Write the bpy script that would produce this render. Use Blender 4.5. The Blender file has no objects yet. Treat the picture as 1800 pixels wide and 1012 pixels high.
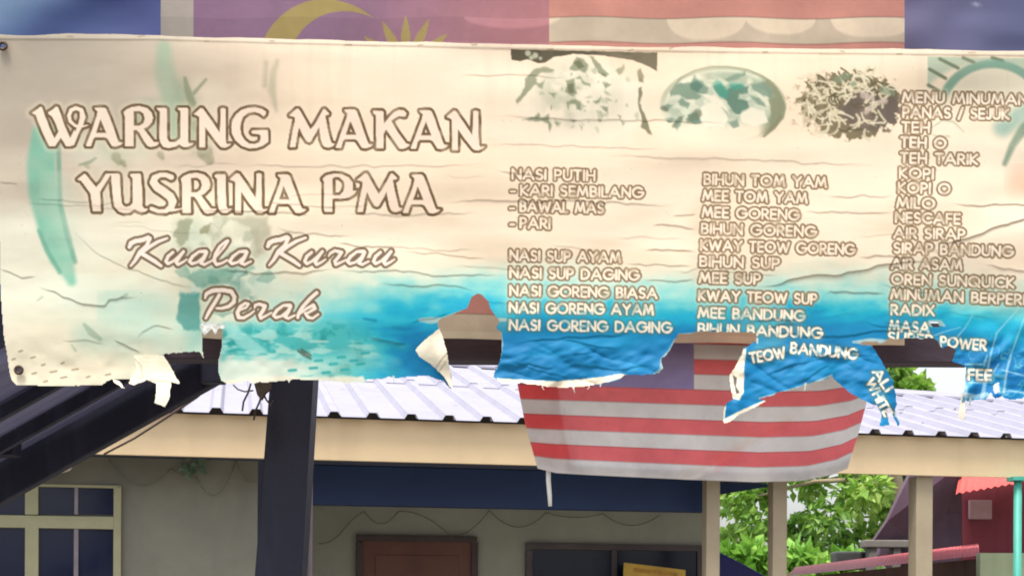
import bpy, math, random
import numpy as np
from mathutils import Vector, Matrix

# ------------------------------------------------------------------ camera, sky, sun, exposure
SC = bpy.context.scene
COL = SC.collection
F = 2500.0                 # focal length in photo pixels (50 mm on 36 mm)
HORIZON = 1080.0           # photo row of the eye level
ROLL = math.radians(0.3)
EYE = Vector((0, 0, 1.6))
cr, sr = math.cos(ROLL), math.sin(ROLL)

cam_d = bpy.data.cameras.new('camera')
cam_d.sensor_width = 36
cam_d.lens = 50
cam_d.shift_y = (HORIZON - 506) / 1800
cam_d.clip_end = 2000
cam = bpy.data.objects.new('camera', cam_d)
COL.objects.link(cam)
cam.matrix_world = Matrix(((cr, -sr, 0, EYE.x), (0, 0, -1, EYE.y), (sr, cr, 0, EYE.z), (0, 0, 0, 1)))
SC.camera = cam

SUN_EL, SUN_AZ = math.radians(70), math.radians(-30)   # azimuth measured from straight behind the camera, to the left
to_sun = Vector((math.sin(SUN_AZ) * math.cos(SUN_EL), -math.cos(SUN_AZ) * math.cos(SUN_EL), math.sin(SUN_EL)))
W = bpy.data.worlds.new('World')
SC.world = W
W.use_nodes = True
wn, wl = W.node_tree.nodes, W.node_tree.links
sky = wn.new('ShaderNodeTexSky')
sky.sky_type = 'NISHITA'
sky.sun_disc = False
sky.sun_elevation = SUN_EL
sky.sun_rotation = math.atan2(to_sun.x, to_sun.y)
sky.dust_density = 4.0
sky.air_density = 1.2
hsv = wn.new('ShaderNodeHueSaturation')
hsv.inputs['Saturation'].default_value = 0.35
wl.new(sky.outputs[0], hsv.inputs['Color'])
wl.new(hsv.outputs[0], wn['Background'].inputs['Color'])
wn['Background'].inputs['Strength'].default_value = 0.15

sun_d = bpy.data.lights.new('sun', 'SUN')
sun_d.energy = 2.2
sun_d.angle = math.radians(14)
sun_d.color = (1.0, 0.94, 0.84)
sun = bpy.data.objects.new('sun', sun_d)
COL.objects.link(sun)
sun.rotation_euler = to_sun.to_track_quat('Z', 'Y').to_euler()
sun.location = (0, 0, 30)

SC.view_settings.view_transform = 'Standard'
SC.view_settings.look = 'None'
SC.view_settings.exposure = 1.0
SC.view_settings.gamma = 1
SC.cycles.filter_width = 1.9
SC.view_settings.use_curve_mapping = False

# ------------------------------------------------------------------ helpers
def ray(px, py):
    u, v = (px - 900) / F, (HORIZON - py) / F
    return Vector((u * cr - v * sr, 1.0, u * sr + v * cr))

def P(px, py, Y):
    return EYE + ray(px, py) * Y

def hit(px, py, p0, n):
    r = ray(px, py)
    return EYE + r * ((p0 - EYE).dot(n) / r.dot(n))

def lin(c):
    if not isinstance(c, np.ndarray):
        return tuple(lin(np.array(c, float)))
    c = c / 255.0
    return np.where(c <= 0.04045, c / 12.92, ((c + 0.055) / 1.055) ** 2.4)

class MB:
    def __init__(s):
        s.v, s.f = [], []
    def quad(s, a, b, c, d):
        n = len(s.v); s.v += [Vector(a), Vector(b), Vector(c), Vector(d)]; s.f.append((n, n + 1, n + 2, n + 3)); return s
    def hexa(s, p):                       # 8 corners: bottom ring then top ring
        n = len(s.v); s.v += [Vector(q) for q in p]
        for q in ((3, 2, 1, 0), (4, 5, 6, 7), (0, 1, 5, 4), (1, 2, 6, 5), (2, 3, 7, 6), (3, 0, 4, 7)):
            s.f.append(tuple(n + k for k in q))
        return s
    def box(s, a, b):
        (x0, y0, z0), (x1, y1, z1) = a, b
        x0, x1 = min(x0, x1), max(x0, x1); y0, y1 = min(y0, y1), max(y0, y1); z0, z1 = min(z0, z1), max(z0, z1)
        return s.hexa([(x0, y0, z0), (x1, y0, z0), (x1, y1, z0), (x0, y1, z0), (x0, y0, z1), (x1, y0, z1), (x1, y1, z1), (x0, y1, z1)])
    def prism(s, pts, off):               # polygon swept along a vector
        n, k = len(s.v), len(pts); off = Vector(off)
        s.v += [Vector(q) for q in pts] + [Vector(q) + off for q in pts]
        s.f.append(tuple(range(n + k - 1, n - 1, -1))); s.f.append(tuple(range(n + k, n + 2 * k)))
        for i in range(k):
            j = (i + 1) % k
            s.f.append((n + i, n + j, n + k + j, n + k + i))
        return s
    def tube(s, pts, r, seg=8):
        pts = [Vector(p) for p in pts]
        rs = r if isinstance(r, (list, tuple)) else [r] * len(pts)
        n = len(s.v)
        for i, p in enumerate(pts):
            t = (pts[min(i + 1, len(pts) - 1)] - pts[max(i - 1, 0)]).normalized()
            a = t.cross(Vector((0.13, 1, 0.21))).normalized(); b = t.cross(a)
            for k in range(seg):
                w = 2 * math.pi * k / seg
                s.v.append(p + (a * math.cos(w) + b * math.sin(w)) * rs[i])
        for i in range(len(pts) - 1):
            for k in range(seg):
                k2 = (k + 1) % seg
                s.f.append((n + i * seg + k, n + i * seg + k2, n + (i + 1) * seg + k2, n + (i + 1) * seg + k))
        s.f.append(tuple(n + k for k in range(seg - 1, -1, -1)))
        s.f.append(tuple(n + (len(pts) - 1) * seg + k for k in range(seg)))
        return s
    def build(s, name, m, parent=None, smooth=False, bevel=0):
        me = bpy.data.meshes.new(name)
        me.from_pydata([tuple(v) for v in s.v], [], s.f)
        me.update()
        if smooth:
            for p in me.polygons: p.use_smooth = True
        me.materials.append(m)
        o = bpy.data.objects.new(name, me)
        COL.objects.link(o)
        if parent: o.parent = parent
        if bevel:
            b = o.modifiers.new('bevel', 'BEVEL'); b.width = bevel; b.segments = 2; b.limit_method = 'ANGLE'
        return o

def tag(o, label, cat, group=None, kind=None):
    if label: o['label'] = label
    if cat: o['category'] = cat
    if group: o['group'] = group
    if kind: o['kind'] = kind
    return o

def thing(name, loc, label, cat, rz=0, group=None):
    o = bpy.data.objects.new(name, None)
    o.empty_display_size = 0.2
    COL.objects.link(o)
    o.location = loc; o.rotation_euler = (0, 0, rz)
    return tag(o, label, cat, group)

def mat(name, col, rough=0.6, var=0.15, scale=6.0, metal=0.0, bump=0.0, bscale=60.0, streak=None, spec=0.4):
    """painted / weathered surface: base colour (sRGB 0-255) broken up by two noises, optional dirt colour"""
    m = bpy.data.materials.new(name); m.use_nodes = True
    n, l = m.node_tree.nodes, m.node_tree.links
    b = n['Principled BSDF']
    b.inputs['Roughness'].default_value = rough
    b.inputs['Metallic'].default_value = metal
    b.inputs['Specular IOR Level'].default_value = spec
    tc = n.new('ShaderNodeTexCoord')
    n1 = n.new('ShaderNodeTexNoise'); n1.inputs['Scale'].default_value = scale; n1.inputs['Detail'].default_value = 8
    n1.inputs['Roughness'].default_value = 0.65
    l.new(tc.outputs['Object'], n1.inputs['Vector'])
    rmp = n.new('ShaderNodeValToRGB')
    c = np.array(lin(col))
    rmp.color_ramp.elements[0].position = 0.3; rmp.color_ramp.elements[1].position = 0.7
    rmp.color_ramp.elements[0].color = (*(c * (1 - var)), 1)
    rmp.color_ramp.elements[1].color = (*np.minimum(c * (1 + var * 0.7), 0.95), 1)
    l.new(n1.outputs['Fac'], rmp.inputs['Fac'])
    out = rmp.outputs['Color']
    if streak:
        scol, amt, sx, sz = streak
        mp = n.new('ShaderNodeMapping'); mp.inputs['Scale'].default_value = (sx, sx, sz)
        l.new(tc.outputs['Object'], mp.inputs['Vector'])
        n2 = n.new('ShaderNodeTexNoise'); n2.inputs['Scale'].default_value = 1; n2.inputs['Detail'].default_value = 6
        l.new(mp.outputs[0], n2.inputs['Vector'])
        mr = n.new('ShaderNodeMapRange'); mr.inputs[1].default_value = 0.5; mr.inputs[2].default_value = 0.75; mr.inputs[4].default_value = amt
        l.new(n2.outputs['Fac'], mr.inputs[0])
        mx = n.new('ShaderNodeMixRGB'); mx.inputs[2].default_value = (*lin(scol), 1)
        l.new(mr.outputs[0], mx.inputs[0]); l.new(out, mx.inputs[1]); out = mx.outputs[0]
    l.new(out, b.inputs['Base Color'])
    if bump:
        n3 = n.new('ShaderNodeTexNoise'); n3.inputs['Scale'].default_value = bscale; n3.inputs['Detail'].default_value = 5
        l.new(tc.outputs['Object'], n3.inputs['Vector'])
        bp = n.new('ShaderNodeBump'); bp.inputs['Strength'].default_value = bump; bp.inputs['Distance'].default_value = 0.01
        l.new(n3.outputs['Fac'], bp.inputs['Height']); l.new(bp.outputs[0], b.inputs['Normal'])
    return m

def cloth_mat(name, attr, trans=0.3, rough=0.6, weave=0.0, back=None, var=0.06, bump=0.0):
    """sheet whose dyes / inks are a colour attribute; lets some light through"""
    m = bpy.data.materials.new(name); m.use_nodes = True
    n, l = m.node_tree.nodes, m.node_tree.links
    b = n['Principled BSDF']; out = n['Material Output']
    b.inputs['Roughness'].default_value = rough
    b.inputs['Specular IOR Level'].default_value = 0.25
    a = n.new('ShaderNodeAttribute'); a.attribute_name = attr
    tc = n.new('ShaderNodeTexCoord')
    n1 = n.new('ShaderNodeTexNoise'); n1.inputs['Scale'].default_value = 5; n1.inputs['Detail'].default_value = 9; n1.inputs['Roughness'].default_value = 0.7
    l.new(tc.outputs['Object'], n1.inputs['Vector'])
    mr = n.new('ShaderNodeMapRange'); mr.inputs[1].default_value = 0.3; mr.inputs[2].default_value = 0.7
    mr.inputs[3].default_value = 1 - var; mr.inputs[4].default_value = 1 + var * 0.5
    l.new(n1.outputs['Fac'], mr.inputs[0])
    mx = n.new('ShaderNodeVectorMath'); mx.operation = 'SCALE'
    l.new(a.outputs['Color'], mx.inputs[0]); l.new(mr.outputs[0], mx.inputs['Scale'])
    col = mx.outputs[0]
    if back:
        g = n.new('ShaderNodeNewGeometry')
        mb = n.new('ShaderNodeMixRGB'); mb.inputs[2].default_value = (*lin(back), 1)
        l.new(g.outputs['Backfacing'], mb.inputs[0]); l.new(col, mb.inputs[1]); col = mb.outputs[0]
    l.new(col, b.inputs['Base Color'])
    if bump:
        n3 = n.new('ShaderNodeTexNoise'); n3.inputs['Scale'].default_value = 22; n3.inputs['Detail'].default_value = 6
        mp = n.new('ShaderNodeMapping'); mp.inputs['Scale'].default_value = (0.6, 1, 2.2)
        l.new(tc.outputs['Object'], mp.inputs['Vector']); l.new(mp.outputs[0], n3.inputs['Vector'])
        bp = n.new('ShaderNodeBump'); bp.inputs['Strength'].default_value = bump; bp.inputs['Distance'].default_value = 0.01
        l.new(n3.outputs['Fac'], bp.inputs['Height']); l.new(bp.outputs[0], b.inputs['Normal'])
    t = n.new('ShaderNodeBsdfTranslucent'); l.new(col, t.inputs['Color'])
    ms = n.new('ShaderNodeMixShader'); ms.inputs[0].default_value = trans
    l.new(b.outputs[0], ms.inputs[1]); l.new(t.outputs[0], ms.inputs[2]); l.new(ms.outputs[0], out.inputs['Surface'])
    return m

_tab = np.random.RandomState(5).rand(256, 256)
def vn(x, y, seed=0):
    x = x + seed * 17.31; y = y + seed * 9.77
    xi, yi = np.floor(x).astype(int), np.floor(y).astype(int)
    fx, fy = x - xi, y - yi
    fx = fx * fx * (3 - 2 * fx); fy = fy * fy * (3 - 2 * fy)
    g = lambda i, j: _tab[(yi + j) % 256, (xi + i) % 256]
    return (g(0, 0) * (1 - fx) + g(1, 0) * fx) * (1 - fy) + (g(0, 1) * (1 - fx) + g(1, 1) * fx) * fy
def fbm(x, y, seed=0, o=4, gain=0.5):
    s, a, t = 0, 1.0, 0
    for k in range(o):
        s = s + a * vn(x * 2 ** k, y * 2 ** k, seed + k * 3); t += a; a *= gain
    return s / t
def sst(a, b, x):
    t = np.clip((x - a) / (b - a), 0, 1)
    return t * t * (3 - 2 * t)

def inside(poly, X, Y):
    c = np.zeros(X.shape, bool)
    n = len(poly)
    for i in range(n):
        (x0, y0), (x1, y1) = poly[i], poly[(i + 1) % n]
        if y0 == y1: continue
        t = ((y0 > Y) != (y1 > Y)) & (X < (x1 - x0) * (Y - y0) / (y1 - y0) + x0)
        c ^= t
    return c
def segdist(X, Y, a, b):
    (ax, ay), (bx, by) = a[:2], b[:2]
    dx, dy = bx - ax, by - ay
    L = dx * dx + dy * dy + 1e-9
    t = np.clip(((X - ax) * dx + (Y - ay) * dy) / L, 0, 1)
    d = np.hypot(X - ax - t * dx, Y - ay - t * dy)
    if len(a) > 2: d = d - (a[2] + t * (b[2] - a[2]))
    return d
def polydist(polys, X, Y):
    ins = np.zeros(X.shape, bool); d = np.full(X.shape, 1e6)
    for p in polys:
        ins ^= inside(p, X, Y)
        for i in range(len(p)):
            d = np.minimum(d, segdist(X, Y, p[i], p[(i + 1) % len(p)]))
    return np.where(ins, -d, d)

# ------------------------------------------------------------------ ground
g = MB(); g.quad((-400, -60, 0), (400, -60, 0), (400, 900, 0), (-400, 900, 0))
tag(g.build('ground', mat('asphalt', (128, 122, 112), 0.9, 0.25, 0.8, bump=0.3)), None, None, kind='structure')

# ------------------------------------------------------------------ the menu banner
YB = 5.0
ST = 1.5
BX0, BX1, BY0, BY1 = -6.0, 1874.0, 54.0, 756.0
xs = np.arange(BX0, BX1 + ST / 2, ST); ys = np.arange(BY0, BY1 + ST / 2, ST)
GX, GY = np.meshgrid(xs, ys)
WX = GX + (fbm(GX / 14, GY / 14, 41, 3) - 0.5) * 5      # slightly ragged coordinates for tears
WY = GY + (fbm(GX / 11, GY / 11, 57, 3) - 0.5) * 5

class Paint:
    """colours one sheet: arrays over a grid of photo-pixel coordinates"""
    def __init__(s, X, Y):
        s.X, s.Y = X, Y
        s.c = np.zeros(X.shape + (3,))
    def over(s, a, col):
        s.c += (np.array(col, float) - s.c) * np.clip(a, 0, 1)[..., None]
    def win(s, x0, y0, x1, y1):
        r = np.where((s.Y[:, 0] >= y0) & (s.Y[:, 0] <= y1))[0]; c = np.where((s.X[0] >= x0) & (s.X[0] <= x1))[0]
        if len(r) == 0 or len(c) == 0: return None
        return slice(r[0], r[-1] + 1), slice(c[0], c[-1] + 1)
    def strokes(s, chains, pad=30):
        """-> window, signed distance to a union of (x,y,r) chains"""
        pts = [p for ch in chains for p in ch]
        w = s.win(min(p[0] for p in pts) - pad, min(p[1] for p in pts) - pad, max(p[0] for p in pts) + pad, max(p[1] for p in pts) + pad)
        if w is None: return None, None
        X, Y = s.X[w], s.Y[w]; d = np.full(X.shape, 1e6)
        for ch in chains:
            if len(ch) == 1: d = np.minimum(d, np.hypot(X - ch[0][0], Y - ch[0][1]) - ch[0][2])
            for a, b in zip(ch, ch[1:]):
                d = np.minimum(d, segdist(X, Y, a, b))
        return w, d
    def put(s, w, a, col):
        v = s.c[w]; v += (np.array(col, float) - v) * np.clip(a, 0, 1)[..., None]
    def blob(s, chains, col, soft=3.0, alpha=1.0, tex=0.0, seed=1, fs=10):
        w, d = s.strokes(chains)
        if w is None: return
        a = sst(soft, -soft, d)
        if tex: a = a * (1 - tex * fbm(s.X[w] / fs, s.Y[w] / fs, seed, 4))
        s.put(w, a * alpha, col)
    def poly(s, pts, col, soft=1.2, alpha=1.0, wob=0.0, seed=2):
        x = [p[0] for p in pts]; y = [p[1] for p in pts]
        w = s.win(min(x) - 10, min(y) - 10, max(x) + 10, max(y) + 10)
        if w is None: return
        X, Y = s.X[w], s.Y[w]
        if wob:
            X = X + (fbm(X / 9, Y / 9, seed) - 0.5) * wob; Y = Y + (fbm(X / 9, Y / 9, seed + 5) - 0.5) * wob
        s.put(w, sst(soft, -soft, polydist([pts], X, Y)) * alpha, col)

BROWN = (112, 90, 60)
CREAM = (246, 229, 205)
pt = Paint(GX, GY)

# --- printed ground: cream, fading through pale green to cyan and deep blue near the bottom
n_big = fbm(GX / 160, GY / 60, 3, 5)
n_mid = fbm(GX / 60, GY / 22, 7, 4)
n_fin = fbm(GX / 22, GY / 22, 11, 4)
warm = np.stack([np.full(GX.shape, 247.), np.full(GX.shape, 229.), np.full(GX.shape, 202.)], -1)
pt.c[:] = warm
pt.over(sst(0.4, 0.75, n_big) * 0.5, (250, 236, 212))
pt.over(sst(0.55, 0.25, n_big) * 0.35, (243, 218, 190))
pt.over(sst(230, 420, GY) * 0.5 * sst(0.2, 0.7, n_big), (251, 238, 214))
# light falloff painted into the print: upper left corner, fainter at the upper right
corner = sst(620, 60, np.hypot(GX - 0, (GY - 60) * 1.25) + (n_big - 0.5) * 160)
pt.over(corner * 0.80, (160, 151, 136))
pt.over(sst(1350, 1800, GX) * sst(230, 90, GY) * 0.25, (215, 200, 170))
# pale green wash on the left half
lw = sst(700, 330, GX + (n_big - .5) * 200) * sst(280, 520, GY + (n_mid - .5) * 90)
pt.over(lw * 0.55, (216, 231, 210))
pt.over(sst(140, 60, np.abs(GX - 190)) * sst(400, 560, GY) * 0.25, (205, 228, 208))
lc = sst(215, 90, np.hypot((GX - 60) * 0.9, (GY - 655) * 1.5)); pt.over(lc * 0.75, (243, 231, 203))
# the sea: t is how far below the shore line, in photo pixels
shore = np.interp(GX[0], [0, 330, 420, 560, 700, 860, 1000, 1150, 1240, 1350, 1420, 1560, 1660, 1720, 1800, 1880],
                  [640, 610, 560, 526, 505, 500, 502, 512, 506, 512, 506, 510, 512, 528, 530, 530])[None, :]
t = GY - shore + (n_mid - 0.5) * 40 + (n_fin - 0.5) * 16
seaw = sst(380, 520, GX)[...]
pt.over(sst(-66, -8, t) * 0.8 * sst(330, 480, GX), (198, 226, 208))
pt.over(sst(-26, 16, t) * 0.85 * seaw, (120, 208, 208))
pt.over(sst(6, 44, t) * 0.95 * sst(520, 720, GX + (n_mid - .5) * 120), (14, 172, 204))
pt.over(sst(36, 82, t) * 0.95 * sst(640, 740, GX + (n_mid - .5) * 160), (0, 134, 184))
pt.over(sst(70, 105, t) * 0.9 * sst(660, 760, GX), (0, 118, 174))
# streaky darker / lighter swells in the blue
sw = fbm(GX / 95, GY / 24 + GX / 160, 21, 3)
pt.over(sst(0.52, 0.72, sw) * sst(22, 50, t) * 0.45 * sst(700, 800, GX), (0, 112, 168))
pt.over(sst(0.42, 0.25, sw) * sst(15, 40, t) * 0.3 * sst(600, 720, GX), (30, 165, 212))
# green sea on the left, with white surf below it
gl = sst(372, 400, GX) * sst(720, 560, GX + (n_mid - .5) * 120) * sst(555, 590, GY + (n_mid - .5) * 30)
pt.over(gl * 0.85, (70, 186, 184))
pt.over(gl * sst(0.5, 0.68, n_fin) * 0.75, (28, 150, 150))
pt.over(gl * sst(0.5, 0.32, fbm(GX / 30, GY / 9, 33, 3)) * 0.8, (178, 224, 214))
surf = sst(640, 520, GX + (GY - 640) * 1.5 + (n_mid - .5) * 90) * sst(618, 640, GY + (n_fin - .5) * 26) * sst(370, 395, GX)
pt.over(surf * 0.92, (222, 229, 212))
pt.poly([(392, 566), (405, 566), (470, 616), (440, 622), (400, 590)], (150, 214, 208), 3, .8, 6)

# --- ghost pictures on the left: leaves, a chilli, a plate
pt.blob([[(288, 84, 12), (290, 130, 18), (305, 180, 20)], [(300, 180, 16), (322, 240, 20)]], (142, 178, 148), 9, 0.75, 0.5, 3, 30)
pt.blob([[(325, 138, 3), (330, 160, 6), (338, 182, 7)], [(340, 165, 3), (362, 140, 2)]], (132, 142, 112), 3, 0.75)
pt.blob([[(487, 108, 3), (480, 130, 6), (478, 160, 7), (486, 195, 2)], [(468, 110, 3), (466, 150, 5)]], (170, 166, 136), 5, 0.65, 0.5, 8, 8)
pt.blob([[(78, 236, 22), (72, 290, 25), (76, 340, 26), (92, 400, 25), (108, 450, 21), (126, 494, 8)]], (112, 186, 158), 6, 0.9, 0.42, 5, 26)
pt.blob([[(102, 240, 4), (104, 300, 4), (106, 360, 4), (118, 410, 5), (132, 460, 4)]], (84, 148, 124), 3, 0.75, 0.4, 9, 9)
pt.blob([[(68, 405, 3), (82, 440, 4), (105, 478, 4)]], (86, 158, 134), 3, 0.6)
for (x, y, r, c) in ((204, 276, 9, (118, 112, 80)), (216, 286, 5, (118, 112, 80)), (152, 290, 5, (160, 160, 130)), (282, 272, 6, (150, 146, 116)),
                     (360, 268, 14, (150, 146, 116)), (238, 205, 9, (150, 160, 130)), (345, 222, 10, (150, 150, 120))):
    pt.blob([[(x, y, r), (x + r * .6, y + r, r * .6)]], c, 3, 0.75, 0.4, int(x), 7)
pt.blob([[(140, 290, 2), (158, 285, 3), (168, 278, 2)]], (130, 140, 112), 2, .7)
for (q, c, a_) in (([(318, 150, 10), (338, 200, 16), (352, 252, 14)], (140, 156, 126), .75), ([(196, 268, 14), (214, 284, 12)], (150, 156, 124), .4), ([(150, 262, 24), (240, 262, 20)], (206, 218, 192), .5),
                   ([(262, 200, 26), (300, 230, 24)], (168, 190, 160), .7), ([(200, 540, 34), (270, 560, 40), (330, 600, 30)], (186, 222, 204), .8), ([(150, 590, 22), (220, 612, 20)], (182, 214, 194), .7), ([(330, 400, 22), (345, 470, 26), (350, 540, 22)], (170, 186, 162), .65), ([(440, 400, 24), (450, 450, 20)], (188, 184, 160), .6), ([(350, 575, 22), (340, 600, 16)], (110, 180, 170), .6), ([(470, 480, 30), (520, 500, 26)], (206, 226, 206), .5), ([(100, 330, 26), (118, 420, 24)], (206, 224, 200), .5)):
    pt.blob([q], c, 22, a_, .5, int(q[0][0]), 30)
# the plate of greens behind the script lettering
r_ = np.hypot((GX - 395) / 105, (GY - 462) / 118)
pl = sst(1.12, 0.7, r_ + (n_fin - .5) * 0.5)
pt.over(pl * 0.42, (208, 222, 198))
RP = random.Random(77)
for k in range(70):
    x, y = RP.gauss(392, 46), RP.gauss(470, 52)
    if math.hypot((x - 395) / 92, (y - 470) / 100) > 1: continue
    L = RP.uniform(7, 24); th_ = RP.uniform(0, 3.14); q = [(x + L * math.cos(th_ + a_) * RP.uniform(.4, 1.1), y + L * math.sin(th_ + a_) * RP.uniform(.4, 1.1)) for a_ in (0, 1.2, 2.4, 3.6, 4.9)]
    pt.poly(q, RP.choice(((170, 176, 152), (186, 190, 166), (222, 228, 206), (236, 236, 214)) if y < 440 else ((120, 168, 150), (150, 184, 166), (92, 150, 136), (206, 224, 206), (172, 200, 182))), RP.uniform(1.5, 4), RP.uniform(.35, .75), 6, k)
pt.poly([(392, 382), (470, 378), (478, 430), (452, 452), (440, 400)], (176, 172, 148), 5, .7, 8)
pt.poly([(302, 412), (318, 386), (340, 384), (330, 420), (318, 436)], (146, 150, 120), 3, .7, 8)
pt.poly([(352, 402), (372, 392), (366, 410), (352, 412)], (150, 150, 116), 2, .8, 6)
pt.poly([(330, 488), (352, 472), (420, 470), (400, 500), (345, 505)], (110, 160, 142), 3, .7, 10)
pt.poly([(315, 515), (350, 515), (352, 580), (322, 580), (310, 560)], (74, 150, 142), 3, .8, 10)

# --- ghost pictures of dishes along the top
def near(cx, cy, rx, ry): return np.hypot((GX - cx) / rx, (GY - cy) / ry)
GRN = (128, 144, 116)
d1 = near(1025, 182, 118, 78)
pt.over(sst(1.05, 0.75, d1) * 0.55, (238, 234, 212))
pt.poly([(898, 87), (1000, 89), (1155, 93), (1155, 126), (1138, 116), (1112, 106), (1060, 98), (1010, 95), (972, 101), (957, 111), (946, 112), (926, 104), (914, 108), (899, 106)], (74, 70, 50), 1, .95, 2)
for (x, y, r) in ((928, 94, 5), (941, 98, 5), (950, 103, 3), (934, 102, 4)): pt.blob([[(x, y, r)]], (196, 200, 176), 2, .85)
pt.over(sst(1.0, .5, np.hypot((GX - 1020) / 100, (GY - 165) / 72)) * .5 * sst(.3, .7, fbm(GX / 28, GY / 24, 301, 3)), (168, 176, 152))
pt.over(sst(1.0, .7, np.hypot((GX - 1068) / 74, (GY - 190) / 62)) * .7, (244, 238, 216))
def scraps(n, seed, cx, cy, sx, sy, tones, r0, r1, keep=lambda x, y: True, ang=None):
    R = random.Random(seed)
    while n:
        x, y = R.gauss(cx, sx), R.gauss(cy, sy)
        if not keep(x, y): continue
        n -= 1; L = R.uniform(r0, r1); th_ = R.uniform(0, 6.28) if ang is None else ang(x, y) + R.gauss(0, .35); asp = R.uniform(.3, .8)
        q = [(x + L * (math.cos(a_) * math.cos(th_) - asp * math.sin(a_) * math.sin(th_)) * k_, y + L * (math.cos(a_) * math.sin(th_) + asp * math.sin(a_) * math.cos(th_)) * k_)
             for a_, k_ in ((R.uniform(0, 1), R.uniform(.7, 1.2)), (1.7, R.uniform(.5, 1.1)), (2.9, R.uniform(.7, 1.3)), (4.1, R.uniform(.4, 1.1)), (5.2, R.uniform(.6, 1.1)))]
        pt.poly(q, R.choice(tones), R.uniform(1, 2.4), R.uniform(.5, .9), 4, R.randint(1, 99))
def in_rice(x, y): return math.hypot((x - 1025) / 105, (y - 200) / 105) < 1 and y < 236
C3 = lambda *p: [(860 + p[i] / 2.976, p[i + 1] / 2.976) for i in range(0, len(p), 2)]
C4 = lambda *p: [(1300 + p[i] / 2.976, p[i + 1] / 2.976) for i in range(0, len(p), 2)]
scraps(22, 6, 1026, 180, 44, 34, ((178, 184, 158), (190, 196, 170)), 4, 10, in_rice)
scraps(16, 8, 1018, 165, 34, 30, ((150, 160, 132), (140, 146, 116)), 2, 5, in_rice)
for q in (C3(190,410, 230,365, 290,350, 340,370, 330,385, 275,380, 245,405, 252,440, 285,428, 290,420, 275,465, 240,445, 215,470, 150,545, 140,530, 185,455),
          C3(420,360, 455,300, 490,310, 520,345, 500,380, 470,370, 440,372), C3(520,290, 545,300, 625,390, 610,405, 575,385, 550,340), C3(400,420, 440,415, 460,490, 430,500, 395,480, 410,450),
          C3(470,400, 500,430, 530,440, 530,455, 490,440), C3(320,490, 355,490, 340,515), C3(405,530, 450,520, 480,535, 480,575, 460,575, 450,545, 420,545, 410,575), C3(545,535, 585,505, 575,535, 555,545),
          C3(595,430, 635,440, 610,465), C3(665,370, 710,340, 700,385, 680,390), C3(580,555, 620,560, 620,590, 600,575), C3(170,625, 230,615, 260,590, 265,620, 310,600, 320,640, 325,670, 315,690, 305,650, 270,635, 240,635),
          C3(345,635, 362,642, 352,660), C3(425,628, 455,632, 440,645), C3(565,622, 585,630, 578,640), C3(675,605, 690,615, 682,625), C3(690,632, 706,645, 698,655), C3(472,655, 486,665, 480,680)):
    pt.poly(q, (128, 138, 110), 2.2, .8, 5)
for q in (C3(440,325, 475,318, 500,350, 470,362), C3(408,440, 438,438, 446,484, 418,486), C3(775,370, 795,360, 810,400, 805,435, 785,425), C3(582,382, 606,390, 612,402, 590,398),
          C3(780,460, 800,455, 800,500, 787,540, 802,580, 827,630, 837,680, 850,705, 830,700, 815,680, 790,665, 800,630, 780,560)):
    pt.poly(q, (98, 102, 74), 1.8, .75, 4)
# bowl of soup
d2 = near(1271, 186, 110, 68); lo = sst(232, 205, GY)
pt.over(sst(1.02, 0.96, d2) * 0.7 * lo, (222, 230, 206))
rim = sst(0.06, 0.02, np.abs(d2 - 0.97)) * sst(250, 180, GY + (GX - 1271) * -0.28)
pt.over(rim * 0.6, (158, 168, 142))
pt.over(sst(1.0, .94, d2) * sst(0.74, 0.82, d2) * sst(1330, 1350, GX) * 0.8, (134, 142, 112))
pt.over(sst(.98, .8, d2) * sst(228, 196, GY) * .75 * sst(.25, .6, fbm(GX / 26, GY / 18, 305, 3)), (150, 168, 146))
pt.over(sst(.95, .7, d2) * .5 * sst(.5, .7, fbm(GX / 34, GY / 24, 309, 2)), (206, 216, 194))
def in_bowl(x, y): return math.hypot((x - 1268) / 92, (y - 184) / 54) < 1 and y < 212
rad = lambda x, y: math.atan2(y - 215, x - 1268)
scraps(16, 15, 1225, 172, 46, 22, ((188, 200, 178), (206, 216, 196)), 6, 15, in_bowl, rad)
scraps(16, 16, 1300, 168, 36, 20, ((178, 194, 170), (214, 222, 202)), 6, 15, in_bowl, rad)
for q in (C3(940,490, 980,440, 1060,430, 1075,400, 1100,420, 1150,460, 1140,490, 1080,520, 1040,525, 1000,500, 950,505), C3(1230,410, 1340,375, 1340,395, 1250,430), C3(985,530, 1010,515, 1050,545, 1040,565, 1000,555),
          C3(895,570, 930,545, 960,555, 930,580), C3(920,620, 960,615, 980,630, 940,645), C3(960,660, 985,625, 1020,605, 1010,640, 985,680), C3(1030,625, 1085,580, 1110,640, 1080,655, 1050,640), C3(1250,640, 1300,620, 1310,660, 1280,675),
          C3(1370,440, 1440,430, 1488,470, 1480,520, 1430,500, 1380,470), C3(1360,500, 1420,520, 1450,560, 1400,545)):
    pt.poly(q, (122, 148, 128), 2.4, .85, 6)
for q in (C3(1170,450, 1210,440, 1240,470, 1300,440, 1355,460, 1350,490, 1310,490, 1300,520, 1350,530, 1360,560, 1300,600, 1270,580, 1245,530, 1200,500), C3(1050,440, 1085,420, 1120,455, 1090,480, 1055,470), C3(1040,600, 1085,582, 1095,630, 1060,640)):
    pt.poly(q, (86, 124, 106), 2.2, .85, 5)
pt.poly(C4(145,415, 190,450, 230,520, 243,570, 228,620, 180,675, 110,720, 150,680, 165,620, 165,560, 150,520, 185,510, 170,460, 130,440), (136, 144, 114), 2, .9, 4)
pt.blob([[(x, y, 1.6) for x, y in C3(950,480, 1000,410, 1075,370, 1160,350, 1250,350, 1350,365, 1430,400, 1488,440)]], (140, 150, 120), 1.6, .7)
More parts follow.
